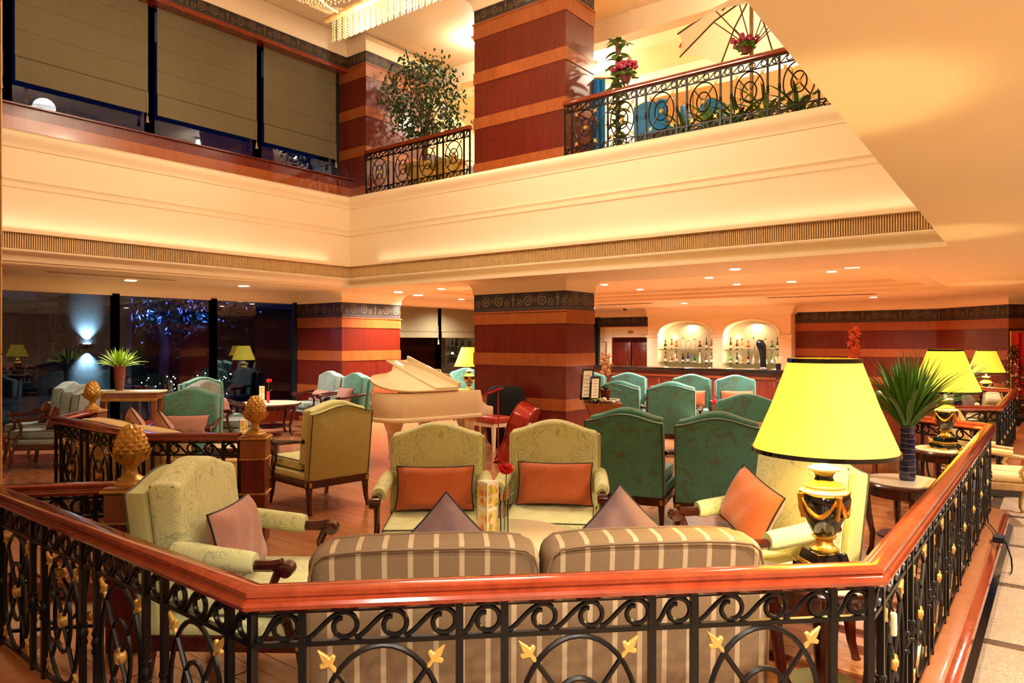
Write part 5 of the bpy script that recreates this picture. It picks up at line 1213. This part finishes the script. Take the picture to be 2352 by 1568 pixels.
def umbrella(label, pos, r_, h_):
    t = thing('patio_umbrella', label, 'umbrella', pos); n = 8; mb = MB(); vs = [(0, 0, h_)]
    for k in range(n * 4):
        q = 2 * math.pi * k / (n * 4); f = (k % 4) / 4; sag = 1 - .10 * math.sin(math.pi * f); vs.append((r_ * .5 * sag ** .5 * math.cos(q), r_ * .5 * sag ** .5 * math.sin(q), h_ - .22 - .02 * math.sin(math.pi * f)))
    for k in range(n * 4):
        q = 2 * math.pi * k / (n * 4); f = (k % 4) / 4; sag = 1 - .12 * math.sin(math.pi * f); vs.append((r_ * sag * math.cos(q), r_ * sag * math.sin(q), h_ - .60 + .05 * math.sin(math.pi * f)))
    m = n * 4; fs_ = [(0, 1 + k, 1 + (k + 1) % m) for k in range(m)] + [(1 + k, 1 + m + k, 1 + m + (k + 1) % m, 1 + (k + 1) % m) for k in range(m)]
    mb.add(vs, fs_).build('canopy', 'umbrella_cloth', t, ang=20)
    for k in range(n): q = 2 * math.pi * k / n; rb_ = MB().tube([(0, 0, h_ - .02), (r_ * .5 * math.cos(q), r_ * .5 * math.sin(q), h_ - .24), (r_ * math.cos(q), r_ * math.sin(q), h_ - .62)], .012, 5).build('rib', 'bark', t); MB().tube([(0, 0, h_ - .75), (r_ * .5 * math.cos(q), r_ * .5 * math.sin(q), h_ - .26)], .008, 5).build('strut', 'bark', rb_)
    MB().tube([(0, 0, 0), (0, 0, h_)], .028, 10).build('pole', 'gilt_wood', t); MB().lathe([(.25, 0), (.25, .05), (.06, .09), (.04, .2)], 20).build('base', 'stone_grey', t); return t
def basket(label, pos, s=1.0, rd=random.Random(2)):
    t = thing('flower_basket', label, 'flowers', pos); MB().lathe([(.05, 0), (.06, .02), (.09, .13), (.095, .15), (.08, .15), (1e-5, .12)], 14).build('pot', 'terracotta', t)
    mb = MB(); m2 = MB()
    for i in range(60):
        q = rd.uniform(0, 6.28); r_ = rd.uniform(.05, .22); z = .30 - .5 * r_ + rd.uniform(-.05, .04); mb.ball((r_ * math.cos(q), r_ * math.sin(q), z), .032, 5, 3)
        m2.ball((r_ * .8 * math.cos(q + 1), r_ * .8 * math.sin(q + 1), z - .09), .03, 4, 3, (1, 1, .5))
    mb.build('blossoms', 'petal_pink', t, smooth=False); m2.build('leaves', 'leaf', t, smooth=False); t.scale = (s, s, s); return t
up_ = PD(1726, 9.7); umbrella('white patio umbrella on a wooden pole above the upper balcony', (up_.x, up_.y, 4.39), 1.05, 2.02)
basket('pink and red flower basket hanging on the umbrella pole', (up_.x - .08, up_.y + .05, HZ(112, 9.5)), .85)
u2 = PD(1580, 13.0); basket('small red flower basket hanging farther back beside a spotlight', (u2.x, u2.y, HZ(122, 13.0)), .7, random.Random(5))
b2_ = PD(1437, 11.2); basket('red flowers in a leafy hanging basket above the balcony rail', (b2_.x, b2_.y, HZ(190, 11.2)), 1.1, random.Random(9))
t = thing('climbing_plant', 'tall leafy climbing plant on a pole behind the balcony rail', 'plant', PD(1418, 11.4, 4.39))
MB().tube([(0, 0, 0), (0, 0, 2.1)], .03, 8).build('moss_pole', 'bark', t); MB().lathe([(.16, 0), (.22, .3), (.18, .3), (1e-5, .26)], 18).build('pot', 'terracotta', t)
rd = random.Random(8)
for k in range(70): put('leaf', blade(.26, .11, .6, 'leaf'), t, (.03, 0, .3 + 1.85 * k / 70), (0, R(60 + rd.uniform(-25, 40)), k * 2.4))
t = thing('blue_curtain', 'narrow bright blue curtain hanging beside the upper pillar', 'curtain', PD(1368, 11.6, 4.39), face(180))
mb = MB(); n = 16; vs = [((-.16 + .32 * i / n), .03 * math.sin(i * 1.5), z) for i in range(n + 1) for z in (0, 1.55)]; mb.add(vs, [(2 * i, 2 * i + 2, 2 * i + 3, 2 * i + 1) for i in range(n)]); mb.build('cloth', 'blue_cloth', t, ang=80); MB().tube([(-.25, 0, 1.56), (.25, 0, 1.56)], .015, 8).build('rod', 'gold', t)
for i, (px, d_) in enumerate(((1490, 11.0), (1538, 10.78), (1600, 10.9), (1650, 10.5))):
    t = thing('blue_dining_chair', 'blue covered dining chair behind the balcony rail, %s from the left' % ORD[i], 'chair', PD(px, d_, 4.39), face(20 + 50 * i), 'blue chairs on the upper floor')
    MB().b2((-.2, -.2, .42), (.2, .2, .47)).build('seat', 'blue_cloth', t, .02, 2); MB().prism(hump(.4, .45, .86, .92), -.2, -.15).build('backrest', 'blue_cloth', t, .02, 2)
    for sx in (-1, 1):
        for sy in (-1, 1): MB().frus((sx * .17, sy * .17), .03, .03, .04, .04, 0, .42).build('leg', 'bark', t)
for i, (px, d_, s) in enumerate(((1572, 10.25, 1.1), (1632, 9.95, 1.2), (1694, 9.75, 1.2), (1762, 9.5, 1.3), (1832, 9.3, 1.2))):
    t = thing('potted_shrub', 'small potted green plant close behind the long balcony rail, %s from the left' % ORD[i], 'plant', PD(px, d_, 4.39), 0, 'small plants behind the balcony rail')
    MB().lathe([(.10, 0), (.14, .2), (.15, .22), (.12, .22), (1e-5, .18)], 16).build('pot', 'terracotta', t)
    for k in range(16): put('leaf', blade(.5, .06, .6, 'leaf_lime' if i % 2 else 'leaf'), t, (0, 0, .2), (0, R(10 + 3 * k), k * 2.4), (s, s, s))
# ================================================================= OUTSIDE THE WINDOWS
oc = thing('outdoor_pillar', 'round grey rendered pillar with a lit wall lamp outside the dark window', 'pillar', W(-8.95, 14.9, -.3))
MB().lathe([(.85, 0), (.85, 3.4)], 40).build('render_shaft', 'stone_grey', oc); MB().lathe([(.92, 2.95), (.92, 3.4), (.85, 3.4)], 40).build('top_band', 'outdoor_brown', oc)
fp = W(-8.95 + .48, 14.9 - .76, 0); sx_, sy_ = fp.x - oc.location.x, fp.y - oc.location.y
MB().box((sx_, sy_, 1.85), (.16, .16, .10), PHI).build('sconce_box', 'black_matte', oc); MB().box((sx_ * .98, sy_ * .98, 1.905), (.1, .1, .012), PHI).build('sconce_lens', 'flame_white', oc)
for zz, rx_ in ((1.93, 180), (1.77, 0)): l = lamp('SPOT', (sx_ * 1.02, sy_ * 1.02, zz), 75, (.75, 1, .9), .02, 95, .9, rot=(R(rx_), 0, 0)); l.parent = oc
ol = thing('outdoor_ledge', 'grey planter ledge outside below the left windows', 'ledge', (1.5, 14.0, 0)); MB().b2((-3, -.3, 0), (5.5, .3, .62)).build('ledge_body', 'stone_grey', ol, .02, 1); MB().b2((-3, -.34, .62), (5.5, .34, .68)).build('ledge_cap', 'stone_grey', ol, .01, 1)
ow = thing('outdoor_wall', 'dark building wall across the terrace outside the windows', 'building', (7, 21, -.5)); MB().b2((-16, 0, 0), (16, .3, 3.1)).build('wall', 'outdoor_brown', ow); MB().b2((-16, -.05, 3.1), (16, .35, 3.25)).build('coping', 'outdoor_dark', ow)
og = thing('outdoor_ground', 'dark paved terrace outside the windows', 'terrace', (0, 0, 0)); MB().b2((-20, 13.3, -.35), (26, 30, -.3)).build('paving', 'outdoor_dark', og); MB().b2((-20, 13.3, -.3), (26, 13.5, -.25)).build('edge_kerb', 'stone_grey', og)
ot = thing('outdoor_tree', 'tree outside the dark window with blue lights added for sky patches', 'tree', W(-9.2, 18.6, -.3)); MB().tube([(0, 0, 0), (.1, 0, 1.8), (0, .1, 3)], [.14, .12, .08], 8).build('trunk', 'bark', ot)
rd = random.Random(4); mb = MB(); m3 = MB()
for i in range(1500):
    c = Vector((rd.gauss(0, .85), rd.gauss(0, .6), 2.75 + rd.gauss(0, .35))); n_ = Vector((rd.gauss(0, 1), rd.gauss(0, 1), rd.gauss(0, 1))).normalized(); a = n_.orthogonal().normalized(); mb.add([c, c + n_ * .09 + a * .04, c + n_ * .18, c + n_ * .09 - a * .04], [(0, 1, 2, 3)])
o = mb.build('foliage', 'leaf_dark', ot, smooth=False); o['kind'] = 'stuff'
for i in range(70): m3.ball((rd.gauss(0, .8), rd.gauss(0, .5) - .3, 2.75 + rd.gauss(0, .3)), .022, 5, 3)
m3.build('blue_sky_dots', 'blue_glow', ot)  # blue dots and lamps added to stand in for dusk sky through leaves
for q in (-.7, .7): l = lamp('POINT', (q, -.9, 2.6), 30, (.08, .16, 1), .1); l.parent = ot
fl_ = thing('string_lights', 'little white fairy lights on a dark bush outside', 'lights', W(-7.6, 15.2, .55)); mb = MB()
for i in range(26): mb.ball((rd.uniform(-.35, .35), rd.uniform(-.2, .2), rd.uniform(-.1, .35)), .014, 5, 3)
mb.build('bulbs', 'fairy', fl_); mb = MB()
for i in range(300):
    c = Vector((rd.gauss(0, .22), rd.gauss(0, .15), rd.uniform(-.8, .35))); mb.add([c, c + Vector((.05, .02, .05)), c + Vector((0, 0, .1)), c + Vector((-.05, -.02, .05))], [(0, 1, 2, 3)])
o = mb.build('bush_foliage', 'leaf_dark', fl_, smooth=False); o['kind'] = 'stuff'
f2 = thing('string_lights', 'cluster of white fairy lights outside, behind the grey armchairs', 'lights', W(-6.6, 15.6, .55)); mb = MB()
for i in range(26): mb.ball((rd.uniform(-.4, .4), rd.uniform(-.2, .2), rd.uniform(-.1, .45)), .014, 5, 3)
mb.build('bulbs', 'fairy', f2); mb = MB()
for i in range(300):
    c = Vector((rd.gauss(0, .25), rd.gauss(0, .15), rd.uniform(-.8, .4))); mb.add([c, c + Vector((.05, .02, .05)), c + Vector((0, 0, .1)), c + Vector((-.05, -.02, .05))], [(0, 1, 2, 3)])
o = mb.build('bush_foliage', 'leaf_dark', f2, smooth=False); o['kind'] = 'stuff'
# ================================================================= RIGHT EDGE
xt = thing('decorated_tree', 'dark decorated holiday tree at the right edge of the corridor', 'tree', W(9.9, 14.0, -.15)); mb = MB(); rd = random.Random(6)
for i in range(900):
    z = rd.uniform(.35, 1.75); r_ = .42 * (1.85 - z) / 1.5 * rd.uniform(.4, 1); q = rd.uniform(0, 6.28); c = Vector((r_ * math.cos(q), r_ * math.sin(q), z)); n_ = Vector((math.cos(q), math.sin(q), -.4)).normalized(); a = Vector((-math.sin(q), math.cos(q), 0)); mb.add([c, c + n_ * .05 + a * .012, c + n_ * .11, c + n_ * .05 - a * .012], [(0, 1, 2, 3)])
o = mb.build('needles', 'leaf_dark', xt, smooth=False); o['kind'] = 'stuff'; mb = MB()
for i in range(40): z = rd.uniform(.4, 1.6); r_ = .42 * (1.85 - z) / 1.5; q = rd.uniform(0, 6.28); mb.ball((r_ * math.cos(q), r_ * math.sin(q), z), .03, 6, 4)
mb.build('baubles', 'chrome', xt); MB().lathe([(.14, 0), (.18, .3), (.05, .32), (.04, .5)], 16).build('tub', 'black_matte', xt)
rdp = thing('red_drape', 'red festive drape at the right edge of the corridor', 'curtain', W(10.6, 14.6, -.15), face(180)); mb = MB(); vs = [((-.3 + .6 * i / 14), .05 * math.sin(i * 1.7), z) for i in range(15) for z in (.6, 2.0)]; mb.add(vs, [(2 * i, 2 * i + 2, 2 * i + 3, 2 * i + 1) for i in range(14)]); mb.build('cloth', 'petal_red', rdp, ang=80); MB().tube([(-.35, 0, 2.0), (.35, 0, 2.0)], .02, 8).build('rod', 'gold', rdp); MB().tube([(-.33, 0, 0), (-.33, 0, 2.0)], .02, 8).build('pole', 'gold', rdp); MB().tube([(.33, 0, 0), (.33, 0, 2.0)], .02, 8).build('pole', 'gold', rdp)
ad = thing('power_adapter', 'black power adapter and cable on the kerb of the right railing', 'adapter', (6.7, .40, .09)); MB().b2((-.06, -.05, 0), (.06, .03, .045)).build('brick', 'black_matte', ad, .006, 1); MB().tube([(.06, 0, .03), (.3, .04, .02), (.55, .1, .02), (.6, .12, .3)], .006, 5).build('cable', 'black_matte', ad); MB().tube([(-.02, -.05, .02), (-.05, -.09, -.1), (.05, -.09, -.2), (-.04, -.09, -.22)], .006, 5).build('cable', 'black_matte', ad)
sw = thing('inline_switch', 'white inline lamp switch hanging in the right railing', 'switch', PZ(2052, 1432, .60), R(20)); MB().b2((-.015, -.012, -.045), (.015, .012, .045)).build('switch_body', 'porcelain', sw, .01, 3); MB().tube([(0, 0, .045), (.01, .02, .10), (-.03, .08, .12)], .004, 5).build('cord', 'black_matte', sw)
dc = thing('dome_camera', 'small dark dome camera on the ceiling left of the bar niche', 'camera', (18.6, 10.2, ZL)); MB().lathe([(.09, 0), (.09, -.03), (.07, -.04)], 20).build('mount', 'cream_trim', dc); MB().lathe([(.065, -.04), (.06, -.07), (.035, -.10), (1e-5, -.11)], 20).build('dome', 'black_gloss', dc)
